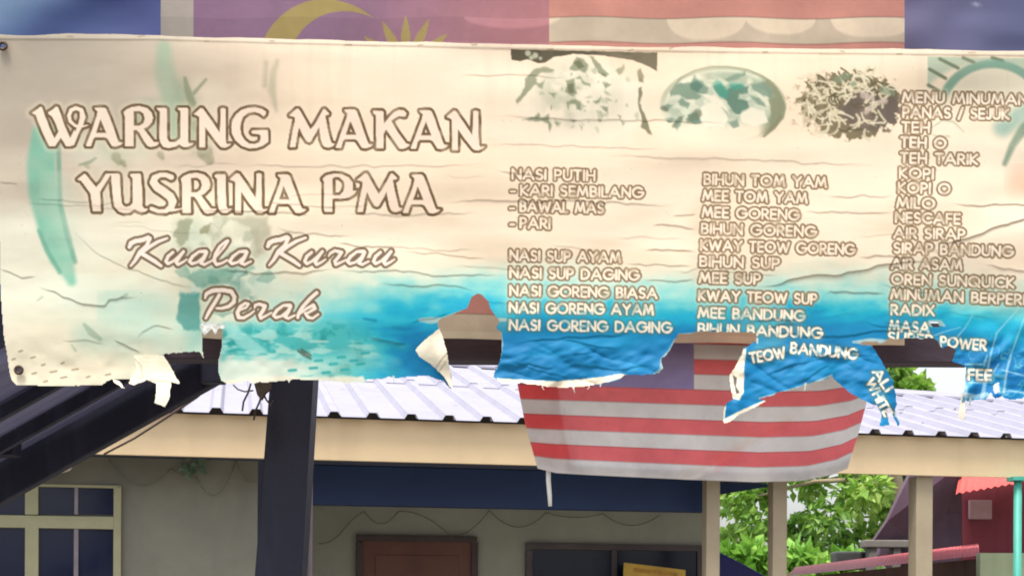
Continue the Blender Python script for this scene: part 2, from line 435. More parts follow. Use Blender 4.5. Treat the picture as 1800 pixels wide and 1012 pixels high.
for q in (C3(1100,620, 1110,560, 1170,530, 1220,570, 1250,620, 1230,660, 1130,665), C3(1310,600, 1370,560, 1440,580, 1460,640, 1380,660, 1320,640), C3(1090,490, 1180,500, 1240,560, 1260,600, 1220,566, 1150,520)):
    pt.poly(q, (240, 236, 214), 2.4, .9, 4)
pt.blob([[(1262, 150, 8), (1272, 164, 9)], [(1288, 152, 6), (1302, 152, 5)]], (66, 156, 134), 4, .85, .3, 4, 8)
pt.blob([[(1165, 190, 4), (1172, 193, 4)], [(1184, 222, 3), (1196, 208, 4)], [(1210, 212, 4), (1226, 200, 8)]], (112, 122, 98), 2.5, .8, .3, 6, 7)
pt.blob([[(1372, 206, 3), (1360, 224, 4), (1343, 240, 2)]], (132, 134, 104), 2, .8)
# heap of noodles: dark ground with pale strands
d3 = near(1496, 184, 94, 60) + (fbm(GX / 9, GY / 9, 107, 3) - .5) * 0.5
heap = sst(1.0, 0.9, d3)
pt.over(heap * sst(1385, 1450, GX + 40) * 0.92, (118, 108, 80))
pt.over(heap * sst(76, 40, np.hypot(GX - 1534, (GY - 194) * 1.6)) * 0.9, (104, 92, 84))
RN = random.Random(31)
def strand(col, alpha, rr):
    a_, q_ = RN.uniform(0, 6.28), RN.random() ** .5
    x, y = 1494 + math.cos(a_) * 84 * q_, 184 + math.sin(a_) * 52 * q_
    if x > 1488 and abs(y - 194) < 24 and RN.random() < .85: return
    h = RN.uniform(0, 6.28); cv = RN.uniform(-.5, .5); ch = []
    for k in range(6):
        ch.append((x, y, rr * RN.uniform(.8, 1.1))); x += math.cos(h) * 5; y += math.sin(h) * 4.4; h += cv
    pt.blob([ch], col, 1.2, alpha)
for k in range(110): strand((218, 210, 178), .9, 2.1)
for k in range(50): strand((92, 84, 58), .85, 1.5)
for k in range(48): strand((232, 224, 196), .9, 1.7)
pt.blob([[(1518, 168, 6), (1532, 172, 5)], [(1545, 180, 4), (1556, 178, 5)], [(1530, 190, 4), (1522, 198, 4)]], (196, 180, 168), 2.5, .85)
pt.blob([[(1472, 140, 6), (1490, 134, 6)], [(1552, 158, 6), (1570, 164, 5)], [(1500, 148, 5)]], (132, 152, 124), 3, .8, .3, 9, 7)
pt.over(sst(1.25, 0.95, d3) * sst(1470, 1400, GX) * sst(.52, .6, fbm(GX / 10, GY / 7, 137, 2)) * .6, (150, 138, 108))
# plate and cutlery at the right
pc = sst(1629, 1632, GX) * sst(98, 101, GY - (GX - 1630) * 0.02)
pt.over(pc * sst(70, 40, GY - 110 + (GX - 1640) * 0.02) * sst(1.25, 1.1, -near(1740, 190, 120, 78) + 2.2) * 0.8, (170, 190, 166))
for a, b in (((1634, 122), (1662, 138)), ((1652, 104), (1684, 120)), ((1693, 102), (1712, 110)), ((1744, 102), (1762, 107)), ((1632, 150), (1650, 160))):
    pt.blob([[(*a, 3), (*b, 3)]], (104, 118, 92), 1.5, .85)
dp = near(1745, 195, 90, 82)
pt.over(sst(0.13, 0.05, np.abs(dp - 1.0)) * sst(200, 150, GY) * pc * 0.9, (120, 162, 142))
pt.over(sst(0.93, 0.85, dp) * sst(200, 170, GY) * pc * 0.75, (226, 222, 196))
pt.blob([[(1640, 236, 2), (1652, 222, 6), (1672, 224, 9), (1688, 236, 2)]], (226, 226, 204), 4, .7)
pt.blob([[(1636, 226, 1), (1656, 212, 2), (1676, 214, 2), (1694, 232, 1)], [(1640, 238, 1), (1668, 240, 2)]], (168, 172, 144), 2, .6)
pt.blob([[(1762, 225, 16), (1790, 205, 16), (1830, 190, 20)]], (122, 172, 158), 12, .8, .4, 14, 20)
pt.blob([[(1766, 288, 4), (1780, 255, 6), (1800, 226, 9), (1850, 190, 10)]], (110, 140, 118), 4, .85, .3, 15, 12)
pt.blob([[(1795, 318, 24), (1840, 325, 30)]], (240, 176, 146), 22, .55)

# --- curled backs and bare hems: unprinted vinyl shows cream
BACK = (246, 236, 212)
pt.poly([(872, 664), (940, 668), (977, 670), (1040, 664), (1094, 656), (1106, 660), (1030, 682), (960, 684), (880, 674)], BACK, 1, 1, 3)
pt.poly([(1281, 660), (1300, 628), (1312, 610), (1308, 650), (1307, 690), (1300, 703), (1284, 700)], BACK, 1, 1, 3)
pt.poly([(1270, 738), (1300, 722), (1345, 702), (1350, 712), (1300, 735), (1275, 750)], BACK, 1, 1, 2)
pt.poly([(1276, 706), (1274, 740), (1268, 742), (1270, 712)], BACK, 1, 1, 2)
pt.poly([(1288, 658), (1296, 664), (1293, 678), (1300, 690), (1294, 692), (1289, 672)], (84, 78, 70), 1, .9, 3)
for a in ([(380, 672), (430, 664), (500, 661), (560, 664), (640, 661), (645, 680), (380, 684)],):
    pt.poly(a, (240, 234, 212), 2, .85, 5)
pt.poly([(1040, 672), (1300, 715), (1348, 700), (1462, 652), (1462, 664), (1400, 684), (1350, 699)], BACK, .8, 0, 1)
edge = [[(1462, 659, 1.6), (1430, 673, 2.2), (1380, 688, 2.0), (1335, 700, 1.5)], [(1188, 598, 3.5), (1178, 618, 4), (1166, 632, 5), (1163, 650, 4), (1150, 658, 2)],
        [(1194, 588, 2), (1230, 585, 1.5), (1320, 586, 1.2)], [(880, 585, 2), (882, 604, 2.5), (879, 625, 2.2), (870, 648, 1.5)], [(738, 562, 3), (756, 563, 6), (778, 562, 4), (800, 551, 2), (824, 543, 1.5), (838, 519, 1)],
        [(861, 544, 1.5), (872, 562, 3), (888, 562, 3)], [(383, 580, 2), (389, 600, 1.5), (385, 630, 2)], [(356, 576, 2), (358, 600, 2), (360, 625, 2)],
        [(200, 667, 2), (232, 677, 4)], [(1500, 601, 2), (1530, 600, 6), (1562, 602, 5)], [(1636, 568, 6), (1652, 567, 5), (1660, 572, 2)]]
for ch in edge: pt.blob([ch], (205, 203, 190), 1.2, .85, .3, 3, 5)
# crazed, flaking print at the lower right: white cracks through the blue
cz = ((GX > 1660) & (GY > 555))
v1 = fbm(GX / 30 + GY / 46, GY / 52 - GX / 80, 141, 3); v2 = fbm(GX / 40, GY / 17, 147, 3)
dm = sst(1650, 1740, GX + (GY - 620) * .6) * sst(560, 620, GY)
pt.over(cz * dm * sst(0.018, 0.006, np.abs(v1 - 0.5)) * 0.6, (120, 190, 216))
pt.over(cz * dm * sst(600, 640, GY) * sst(0.018, 0.006, np.abs(v2 - 0.47)) * 0.5, (150, 200, 222))
pt.over(cz * dm * sst(0.56, 0.66, v1) * 0.6, (0, 98, 168))
for ch in ([(1792, 540, 1), (1752, 585, 1.2), (1742, 620, 1.5), (1735, 655, 2.5), (1726, 700, 4)], [(1800, 560, 1), (1778, 620, 1.6), (1770, 650, 2.2), (1764, 690, 2)],
           [(1697, 640, 1.6), (1730, 640, 2), (1735, 625, 1.5)], [(1697, 694, 5), (1715, 697, 4), (1734, 694, 5)], [(1697, 655, 3), (1698, 680, 3), (1696, 730, 4)],
           [(1755, 640, 1.5), (1740, 664, 2), (1725, 660, 1)], [(1757, 690, 2), (1775, 686, 1.5), (1800, 690, 2)], [(1762, 650, 1), (1800, 660, 1.5)], [(1704, 672, 1.5), (1735, 672, 1.5)],
           [(1688, 575, .8), (1660, 583, 1), (1640, 590, 1)], [(1710, 553, .8), (1697, 575, 1), (1676, 600, 1.4)], [(1690, 735, 3), (1692, 705, 3)]):
    pt.blob([ch], (206, 220, 226), 1.3, .75, .45, 4, 9)
topy_ = np.interp(GX[0], [0, 283, 480, 860, 1300, 1870], [61, 62, 68, 77, 84.5, 91])[None, :]
ht_ = GY - topy_
pt.over(sst(9, 7, ht_) * .28, (252, 240, 220)); pt.over(sst(1.6, .4, np.abs(ht_ - 9.5)) * .30 * sst(.4, .6, fbm(GX / 40, GY / 40, 405)), (168, 146, 118))
HEM = 0.0022 * sst(10, 6, ht_)
RH = random.Random(15)
for k in range(15):
    x = 90 + k * 124 + RH.uniform(-30, 30); y = float(np.interp(x, GX[0], topy_[0])) + RH.uniform(3, 9)
    pt.blob([[(x, y, .9), (x + RH.uniform(6, 12), y - RH.uniform(-1, 3), .9)]], (150, 128, 100), 1, .7)
# faint grime that has run down from the hem, mildew near the lower left
run = fbm(GX / 16 + fbm(GX / 60, GY / 200, 411) * 2, GY / 420, 415, 3)
pt.over(sst(.56, .74, run) * sst(330, 80, GY) * .07, (186, 168, 140))
pt.over(sst(.62, .8, fbm(GX / 120, GY / 90, 431, 4)) * .25, (226, 204, 176))
# printed dashes low on the left, teal dashes on the surf
R = random.Random(4)
for (x, y) in ((36, 617), (24, 631), (58, 628), (76, 641), (110, 638), (60, 656), (94, 653), (132, 649), (112, 663), (155, 662), (190, 658), (80, 670)):
    L = R.uniform(2, 6); pt.blob([[(x - L, y + 1, 1.4), (x + L, y - 1, 1.4)]], (140, 124, 90), 1, .8)
for (x, y) in ((514, 651), (551, 647), (586, 640), (606, 650), (573, 655), (622, 634), (600, 628), (642, 621), (634, 640), (560, 634)):
    pt.blob([[(x - 6, y, 2.4), (x + 6, y - 1, 2.4)]], (40, 160, 160), 1.2, .85)
pt.blob([[(524, 616, 2), (534, 622, 4), (546, 630, 2)], [(530, 614, 2), (546, 624, 2)]], (76, 84, 70), 1.5, .85, .3, 4, 4)
pt.blob([[(640, 560, 2), (660, 563, 3)], [(690, 575, 2), (706, 577, 3)]], (0, 132, 160), 2, .7)
pt.blob([[(214, 522, 2), (222, 518, 3)], [(126, 606, 1), (133, 616, 2)], [(66, 528, 1), (74, 522, 1.5)], [(148, 570, 3), (160, 584, 6), (176, 596, 4)]], (150, 172, 150), 2, .6)

# --- creases and cracks: geometry first (height field), with a thin line of dirt, a painted highlight on the blue
def crease_list():
    c = []
    A = lambda w, amp, *p: c.append((w, amp, p))
    A(7, 1.2, (-4, 470), (38, 489), (66, 485)); A(8, 1.6, (62, 503), (115, 521), (145, 532), (185, 535), (192, 525), (245, 522))
    A(7, .8, (-4, 320), (33, 325)); A(9, .8, (120, 398), (166, 441), (224, 470), (282, 491), (324, 503), (345, 508)); A(6, 1.6, (199, 597), (224, 609), (249, 621))
    A(6, 1, (238, 596), (250, 582), (270, 572), (309, 578)); A(6, .6, (60, 350), (120, 352), (170, 360))
    A(9, .9, (702, 440), (755, 444), (798, 449), (862, 456)); A(7, 1.2, (588, 428), (620, 431), (695, 433)); A(9, 1.1, (585, 474), (631, 477), (684, 476), (720, 477), (784, 484), (894, 483))
    A(8, 1.1, (663, 493), (684, 499), (741, 502), (800, 499), (842, 512)); A(7, 2.2, (648, 593), (677, 598), (716, 604)); A(9, .8, (600, 375), (700, 378), (850, 372))
    A(8, 1.1, (770, 354), (860, 352), (1010, 352), (1078, 356), (1145, 359), (1196, 361)); A(7, 1.3, (1129, 440), (1172, 440), (1226, 443)); A(7, 1.2, (1142, 396), (1196, 396), (1226, 401))
    A(8, 1, (1095, 461), (1162, 466), (1223, 465)); A(7, 1.1, (1129, 490), (1162, 492), (1226, 493)); A(8, 1, (1406, 370), (1478, 372), (1577, 372)); A(8, .9, (1449, 344), (1513, 345), (1574, 345))
    A(7, 1.4, (1666, 361), (1720, 360), (1748, 361), (1800, 360), (1870, 359)); A(9, 2.2, (1640, 430), (1673, 424), (1698, 418), (1744, 402), (1773, 395), (1800, 384), (1870, 366))
    A(8, 1.2, (1506, 450), (1566, 448), (1613, 459)); A(10, 2.2, (1330, 508), (1350, 502), (1378, 495), (1403, 488), (1435, 482), (1478, 482), (1527, 472), (1563, 463), (1640, 458))
    A(7, 1.5, (1446, 520), (1460, 509), (1478, 512), (1560, 516)); A(6, 1.5, (1727, 466), (1744, 466), (1762, 473), (1800, 477), (1870, 478)); A(7, 1, (1180, 380), (1226, 374))
    A(8, .8, (870, 300), (960, 306)); A(11, .8, (860, 205), (1000, 208), (1180, 212), (1300, 218)); A(14, .7, (800, 130), (900, 132), (1000, 135)); A(14, .6, (840, 252), (1000, 256), (1180, 262))
    A(7, 1.6, (900, 603), (960, 596), (1040, 590), (1120, 586)); A(7, 2, (880, 648), (930, 640), (975, 650)); A(8, 1.8, (980, 655), (1010, 640), (1080, 650), (1150, 640))
    A(10, 2, (1340, 660), (1390, 640), (1440, 630), (1490, 612)); A(9, 2, (1400, 676), (1440, 650), (1462, 640)); A(8, 1.6, (1400, 590), (1470, 592), (1540, 580), (1620, 578))
    A(8, 1.3, (380, 470), (450, 480), (540, 478), (590, 474)); A(8, .9, (480, 400), (560, 412), (620, 414)); A(6, .9, (330, 368), (480, 372), (560, 380))
    A(9, .7, (1040, 270), (1300, 280), (1560, 292)); A(10, .6, (400, 290), (700, 292), (870, 288))
    rr = random.Random(11)
    for k in range(24):
        x, y = rr.uniform(40, 1700), rr.uniform(290, 610)
        L = rr.uniform(50, 190); s = rr.uniform(-.10, .14)
        c.append((rr.uniform(4, 9), rr.uniform(.25, .8), tuple((x + q * L, y + q * L * s + rr.uniform(-3, 3)) for q in (0, .3, .6, 1))))
    for k in range(14):
        x, y = rr.uniform(700, 1600), rr.uniform(560, 640)
        L = rr.uniform(40, 120); s = rr.uniform(-.3, .3)
        c.append((rr.uniform(5, 9), rr.uniform(.6, 1.6), tuple((x + q * L, y + q * L * s + rr.uniform(-3, 3)) for q in (0, .3, .6, 1))))
    return c
HGT = np.zeros(GX.shape)                      # metres towards the camera
dirt = np.zeros(GX.shape)  # crease line mask: dirt on the cream, painted highlights on the blue
for w_, amp, pts in crease_list():
    x = [p[0] for p in pts]; y = [p[1] for p in pts]
    wn_ = pt.win(min(x), min(y) - 60, max(x), max(y) + 60)
    if wn_ is None: continue
    X, Y = GX[wn_], GY[wn_]
    yc = np.interp(X[0], x, y)[None, :] + (fbm(X[:1] / 26, X[:1] * 0 + y[0], 5, 3) - .5) * 8
    s_ = Y - yc
    ends = sst(0, .22, (X - x[0]) / (x[-1] - x[0])) * sst(1, .78, (X - x[0]) / (x[-1] - x[0]))
    # the upper side stands proud, drops at the crease and eases out below it
    prof = np.where(s_ < 0, np.exp(s_ / (w_ * 2.2)), -np.exp(-s_ / w_) * .8 + 1.8 * sst(1.8, 0, s_) * np.exp(-s_ / w_))
    HGT[wn_] += 0.0013 * amp * ends * prof
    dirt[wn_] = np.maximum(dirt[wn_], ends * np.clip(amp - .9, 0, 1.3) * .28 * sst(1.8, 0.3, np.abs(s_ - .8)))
HGT += (fbm(GX / 330, GY / 150, 151, 2) - .5) * 0.04 + (fbm(GX / 170, GY / 60, 157, 2) - .5) * 0.007 * sst(120, 300, GY)
HGT += (fbm(GX / 70, GY / 30, 163, 2) - .5) * 0.0022 * sst(300, 460, GY) + 0.004 * np.sin((GY - 60) / 23.0 + GX / 300) * sst(700, 900, GX) * sst(330, 120, GY)
HGT += (fbm(GX / 26, GY / 26, 169, 2) - .5) * 0.005 * sst(560, 640, GY)
# torn tongues lean out of the sheet
def lean(x0, x1, y0, y1, d, sx=25):
    return sst(x0, x0 + sx, GX) * sst(x1, x1 - sx, GX) * np.clip((GY - y0) / (y1 - y0), 0, 1.3) ** 1.4 * d
HGT += lean(850, 1200, 585, 680, 0.035) + lean(1262, 1480, 590, 745, 0.06, 40) + lean(1455, 1600, 605, 750, 0.075, 50)
HGT += sst(1330, 1270, GX) * sst(600, 700, GY) * 0.03 * sst(1250, 1262, GX)
HGT += HEM
HGT += sst(1630, 1700, GX) * sst(535, 580, GY) * .0045 * np.sin((GX + GY * 1.15) / 15.0 + (fbm(GX / 60, GY / 60, 461, 2) - .5) * 9)
HGT += sst(590, 625, GY) * sst(850, 890, GX) * ((fbm(GX / 48 + GY / 70, GY / 30, 451, 3) - .5) * .026 + .004 * np.abs(fbm(GX / 60 - GY / 40, GY / 50, 457, 2) - .5) * 8)
HGT += lean(225, 330, 640, 716, 0.02) + sst(20, 0, GX) * 0.0

# --- lettering
LMASK = {}
def mark(w, a, key):
    m = LMASK.setdefault(key, np.zeros(GX.shape)); m[w] = np.maximum(m[w], a)

def letter_polys():
    Z1 = lambda *p: [(40 + p[i] / 7.5, 170 + p[i + 1] / 7.5) for i in range(0, len(p), 2)]
    Z2 = lambda *p: [(270 + p[i] / 7.5, 170 + p[i + 1] / 7.5) for i in range(0, len(p), 2)]
    Z3 = lambda *p: [(490 + p[i] / 9.0, 170 + p[i + 1] / 9.0) for i in range(0, len(p), 2)]
    Z4 = lambda *p: [(660 + p[i] / 8.18, 170 + p[i + 1] / 8.18) for i in range(0, len(p), 2)]
    Z5 = lambda *p: [(120 + p[i] / 7.826, 290 + p[i + 1] / 7.826) for i in range(0, len(p), 2)]
    Z6 = lambda *p: [(330 + p[i] / 7.826, 290 + p[i + 1] / 7.826) for i in range(0, len(p), 2)]
    Z7 = lambda *p: [(540 + p[i] / 6.923, 290 + p[i + 1] / 6.923) for i in range(0, len(p), 2)]
    mv = lambda g, dx, dy: [[(x + dx, y + dy) for x, y in p] for p in g]
    Wl = [Z1(115,215, 160,185, 235,132, 258,145, 300,270, 360,420, 418,548, 470,460, 440,370, 385,265, 335,225, 335,205, 380,180, 440,130, 465,140, 500,230, 560,400, 625,545, 680,440,
             712,480, 640,655, 570,655, 540,600, 500,545, 470,590, 430,655, 350,655, 300,560, 240,420, 170,245)]
    A = [Z1(945,150, 1010,144, 1080,145, 1105,165, 1150,280, 1250,560, 1270,600, 1330,605, 1290,640, 1230,660, 1180,655, 1150,610, 1115,555, 1080,538, 950,538, 930,560, 900,655, 835,655, 830,640, 870,540, 970,270, 985,200, 950,168),
         Z1(1025,300, 1100,478, 965,478)]
    Rl = [Z1(1325,205, 1370,165, 1440,135, 1540,125, 1640,150, 1700,210, 1720,280, 1705,340, 1650,400, 1600,425, 1640,480, 1730,600, 1800,602, 1785,632, 1750,655, 1680,665, 1640,650, 1600,590, 1540,480, 1500,440, 1465,440, 1460,655, 1350,655, 1345,270),
          Z1(1465,195, 1540,190, 1590,225, 1605,290, 1585,350, 1540,380, 1465,385)]
    U = [Z2(40,150, 150,148, 175,165, 178,550, 200,590, 240,600, 300,590, 348,550, 348,190, 312,170, 320,150, 440,148, 455,165, 455,590, 470,615, 535,612, 510,640, 450,665, 400,668, 365,650, 340,630, 290,660, 200,680, 130,665, 90,610, 78,550, 75,200, 40,165)]
    N = [Z2(530,230, 560,200, 620,150, 650,155, 740,280, 872,475, 880,160, 910,148, 950,158, 955,600, 970,625, 1030,620, 1000,650, 950,675, 890,670, 860,640, 780,540, 680,400, 677,672, 600,670, 600,270, 560,245, 530,240)]
    G = [Z2(1480,235, 1450,265, 1400,225, 1330,205, 1250,215, 1180,270, 1150,350, 1145,430, 1160,510, 1200,570, 1260,615, 1330,625, 1390,600, 1405,560, 1405,510, 1380,495, 1300,490, 1285,470, 1300,445, 1500,440, 1510,460, 1510,600, 1440,650, 1350,680, 1260,685, 1160,650, 1080,580, 1035,490, 1025,400, 1040,310, 1090,230, 1160,175, 1250,145, 1340,140, 1430,160, 1490,200)]
    M = [Z3(165,290, 200,265, 280,195, 315,190, 345,230, 505,515, 560,450, 650,290, 700,200, 730,195, 800,265, 790,290, 735,300, 740,330, 775,500, 820,700, 840,735, 890,745, 850,790, 790,810, 730,800, 700,770, 670,690, 635,490, 600,560, 510,710, 480,725, 440,710, 380,610, 325,490, 305,570, 265,802, 175,805, 175,780, 215,570, 250,380, 250,330, 200,310, 165,305)]
    K = [Z4(-30,202, 100,205, 118,225, 125,385, 200,290, 270,220, 340,190, 410,195, 450,240, 430,290, 400,290, 340,280, 280,310, 230,350, 245,380, 330,520, 440,670, 500,690, 490,705, 440,740, 380,755, 340,745, 270,640, 155,475, 120,540, 115,745, 10,745, 10,270, -20,250, -38,215)]
    Yl = [Z5(130,195, 160,170, 225,120, 245,130, 385,305, 440,240, 500,140, 520,115, 585,125, 568,155, 500,270, 440,375, 445,520, 450,640, 340,640, 320,500, 300,390, 180,220, 130,205)]
    U2 = [Z5(560,118, 690,118, 712,140, 720,350, 740,520, 760,560, 800,575, 850,560, 885,520, 890,400, 885,180, 850,145, 860,122, 990,120, 1000,140, 1020,350, 1020,560, 1040,595, 1100,600, 1070,640, 1010,655, 960,640, 910,610, 850,655, 760,665, 690,640, 630,570, 615,480, 600,300, 585,150)]
    I = [Z6(370,140, 395,125, 510,125, 525,150, 530,560, 550,600, 615,595, 590,630, 530,660, 470,655, 430,620, 410,540, 400,190, 370,160)]
    Pp = [Z7(185,165, 230,125, 330,103, 420,112, 500,150, 550,210, 562,270, 555,315, 612,310, 570,360, 500,400, 420,412, 335,410, 308,415, 305,570, 215,570, 205,540, 205,210, 185,180),
          Z7(310,165, 340,148, 390,152, 440,200, 455,255, 440,320, 400,365, 330,370, 310,360)]
    line1 = [Wl, A, Rl, U, N, G, M, mv(A, 439.3, 3.2), K, mv(A, 571.6, 4.5), mv(N, 444.6, 4.7)]
    line2 = [Yl, U2, mv(Rl, 100.7, 116.9), I, mv(N, 63.4, 114.3), mv(A, 322, 117), Pp, mv(M, 119.1, 113.2), mv(A, 557.6, 117.5)]
    z = lambda *p: [(40 + p[i] / 7.5, 170 + p[i + 1] / 7.5, p[i + 2] / 7.5) for i in range(0, len(p), 3)]
    loop = [z(655,625,22, 715,480,26, 765,370,34, 792,270,36, 770,180,28, 700,152,24, 635,180,26, 608,250,24, 630,325,22, 690,382,20, 760,398,18, 855,380,6)]
    s = lambda *p: [(120 + p[i] / 7.826, 290 + p[i + 1] / 7.826, p[i + 2] / 7.826) for i in range(0, len(p), 3)]
    ess = [s(1420,170,38, 1350,140,32, 1260,140,32, 1185,180,44, 1170,240,52, 1220,310,56, 1310,365,58, 1400,430,58, 1440,500,56, 1415,580,44, 1340,635,30, 1240,635,26, 1145,600,28), s(1415,620,24, 1480,618,14, 1570,598,8)]
    return line1, line2, loop, ess
L1, L2, LOOP, ESS = letter_polys()
def title(gl, chains, key):
    pts = [q for g_ in gl for p in g_ for q in p]
    w = pt.win(min(q[0] for q in pts) - 26, min(q[1] for q in pts) - 26, max(q[0] for q in pts) + 26, max(q[1] for q in pts) + 26)
    X, Y = GX[w], GY[w]; X = X + (fbm(X / 20, Y / 20, 3, 2) - .5) * 1.6
    d = np.full(X.shape, 1e6)
    for g_ in gl: d = np.minimum(d, polydist(g_, X, Y))
    for ch in chains:
        for a, b in zip(ch, ch[1:]): d = np.minimum(d, segdist(X, Y, a, b))
    pt.put(w, sst(15, 5, d) * .28, (250, 236, 206))
    wear = .70 + .30 * sst(.25, .55, fbm(X / 18, Y / 13, 5))
    pt.put(w, sst(5.4, 4.2, d) * wear, BROWN)
    pt.put(w, sst(.5, -.7, d), (248, 228, 206))
    mark(w, (d < 5).astype(float), key)
title(L1, LOOP, 'title_lettering'); title(L2, ESS, 'title_lettering')

def script_chains():
    S = lambda ox, oy, dx, dy, *p: [(ox + (p[i] + dx) / 6.923, oy + (p[i + 1] + dy) / 6.923, p[i + 2] / 6.923) for i in range(0, len(p), 3)]
    K = ((190,235,22, 210,190,28, 260,165,28, 350,150,28, 420,120,25, 440,140,22), (440,130,22, 400,220,22, 320,300,28, 260,400,20, 205,465,12),
         (650,130,14, 540,170,20, 440,230,22, 340,300,25), (330,310,25, 400,350,25, 500,410,25, 575,465,18))
    u = ((720,300,18, 660,350,20, 635,410,20, 660,440,18, 720,410,15, 790,350,15, 850,290,18, 800,360,18, 760,420,20, 780,450,18, 840,420,14, 890,385,10),)
    a = ((1120,290,22, 1040,290,16, 960,350,20, 920,410,20, 950,440,18, 1020,420,15, 1090,360,15, 1130,300,20, 1100,370,20, 1060,430,20, 1100,450,16, 1180,410,12),)
    l = ((1180,410,10, 1260,340,12, 1350,230,14, 1390,160,16, 1365,165,14, 1290,230,18, 1240,320,22, 1220,400,22, 1250,450,18, 1320,430,14, 1380,395,12),)
    r = ((880,350,8, 905,312,16, 960,280,18, 1040,300,22, 1010,350,20, 960,410,20, 970,450,18, 1040,420,14, 1100,390,10),)
    out = []
    def add(gl, ox, oy, dx, dy):
        for c in gl: out.append(S(ox, oy, dx, dy, *c))
    add(K, 200, 400, 0, 0); add(u, 200, 400, 0, 0); add(a, 200, 400, 0, 0); add(l, 200, 400, 0, 0); add(a, 200, 400, 490, 0)
    add(K, 450, 400, -46, -6); add(u, 450, 400, -42, 0); add(r, 450, 400, 0, 0); add(a, 450, 400, 192, 0); add(u, 450, 400, 795, 0)
    Pk = ((140,165,12, 160,110,22, 230,75,26, 350,65,26, 460,85,26, 500,150,24, 490,215,24, 430,265,22, 340,290,18, 280,288,12), (315,125,20, 272,200,22, 215,290,22, 180,350,20, 150,410,14))
    e = ((560,310,14, 640,280,14, 670,235,16, 630,225,16, 570,270,22, 535,340,24, 550,400,22, 610,405,18, 690,360,14, 740,320,10),)
    r2 = ((740,290,8, 755,250,18, 800,235,18, 870,260,24, 850,310,22, 810,370,22, 820,410,18, 900,370,12, 950,340,10),)
    k = ((1500,100,22, 1420,170,22, 1330,270,22, 1280,350,20, 1270,400,18), (1300,350,14, 1380,290,16, 1460,250,22, 1480,290,20, 1400,340,14, 1360,350,16, 1400,400,20, 1450,410,14, 1520,360,12))
    for g_ in (Pk, e, r2, k): add(g_, 340, 500, 0, 0)
    add(a, 340, 500, 55, -38)
    return out
SCR = script_chains()
w, d = pt.strokes(SCR, 20)
pt.put(w, sst(11, 4, d) * .35, (248, 236, 212))
pt.put(w, sst(5.0, 3.9, d) * .95, (116, 96, 72))
pt.put(w, sst(.6, -.6, d), (250, 234, 220))
mark(w, (d < 4.4).astype(float), 'script_lettering')

# geometric capitals for the menu: polylines on a unit cap height (0 top, 1 base)
def arc(cx, cy, rx, ry, a0, a1, n=10):
    return [(cx + rx * math.cos(math.radians(a0 + (a1 - a0) * i / n)), cy + ry * math.sin(math.radians(a0 + (a1 - a0) * i / n))) for i in range(n + 1)]
FONT = {
    'A': (.92, [[(.0, 1), (.46, 0), (.92, 1)], [(.17, .68), (.75, .68)]]), 'B': (.56, [[(0, 0), (0, 1)], [(0, 0)] + arc(.26, .24, .24, .24, -90, 90, 8) + [(0, .48)], [(.26, .48)] + arc(.28, .74, .28, .26, -90, 90, 8) + [(0, 1)]]),
    'C': (.82, [arc(.5, .5, .5, .5, -50, -310, 16)]), 'D': (.74, [[(0, 0), (0, 1)] + arc(.24, .5, .5, .5, 90, -90, 12) + [(0, 0)]]),
    'E': (.5, [[(.5, 0), (0, 0), (0, 1), (.5, 1)], [(0, .5), (.46, .5)]]), 'F': (.48, [[(.48, 0), (0, 0), (0, 1)], [(0, .5), (.44, .5)]]),
    'G': (.96, [arc(.5, .5, .5, .5, -45, -360, 18) + [(.56, .5)]]), 'H': (.68, [[(0, 0), (0, 1)], [(.68, 0), (.68, 1)], [(0, .5), (.68, .5)]]), 'I': (.02, [[(.01, 0), (.01, 1)]]),
    'J': (.38, [[(.38, 0), (.38, .74)] + arc(.18, .76, .2, .24, 0, 150, 7)]), 'K': (.62, [[(0, 0), (0, 1)], [(.58, 0), (.04, .52), (.62, 1)]]), 'L': (.46, [[(0, 0), (0, 1), (.46, 1)]]),
    'M': (.98, [[(0, 1), (.18, 0), (.49, .86), (.8, 0), (.98, 1)]]), 'N': (.74, [[(0, 1), (0, 0), (.74, 1), (.74, 0)]]), 'O': (1.0, [arc(.5, .5, .5, .5, 0, 360, 20)]),
    'P': (.54, [[(0, 1), (0, 0)] + arc(.26, .28, .28, .28, -90, 90, 9) + [(0, .56)]]), 'Q': (1.02, [arc(.5, .5, .5, .5, 0, 360, 20), [(.58, .62), (1.0, 1.06)]]),
    'R': (.58, [[(0, 1), (0, 0)] + arc(.26, .27, .27, .27, -90, 90, 9) + [(0, .54)], [(.24, .54), (.58, 1)]]),
    'S': (.54, [arc(.27, .25, .24, .25, -35, -270, 9) + arc(.27, .75, .27, .25, -90, 145, 9)]), 'T': (.62, [[(0, 0), (.62, 0)], [(.31, 0), (.31, 1)]]),
    'U': (.68, [[(0, 0), (0, .66)] + arc(.34, .66, .34, .34, 180, 0, 9) + [(.68, 0)]]), 'W': (1.2, [[(0, 0), (.3, 1), (.6, .1), (.9, 1), (1.2, 0)]]), 'X': (.66, [[(0, 0), (.66, 1)], [(.66, 0), (0, 1)]]),
    'Y': (.74, [[(0, 0), (.37, .48), (.74, 0)], [(.37, .48), (.37, 1)]]), '/': (.4, [[(0, 1.1), (.4, -.06)]]), '-': (.3, [[(0, .55), (.3, .55)]]), ' ': (.34, [])}
GAP = .27
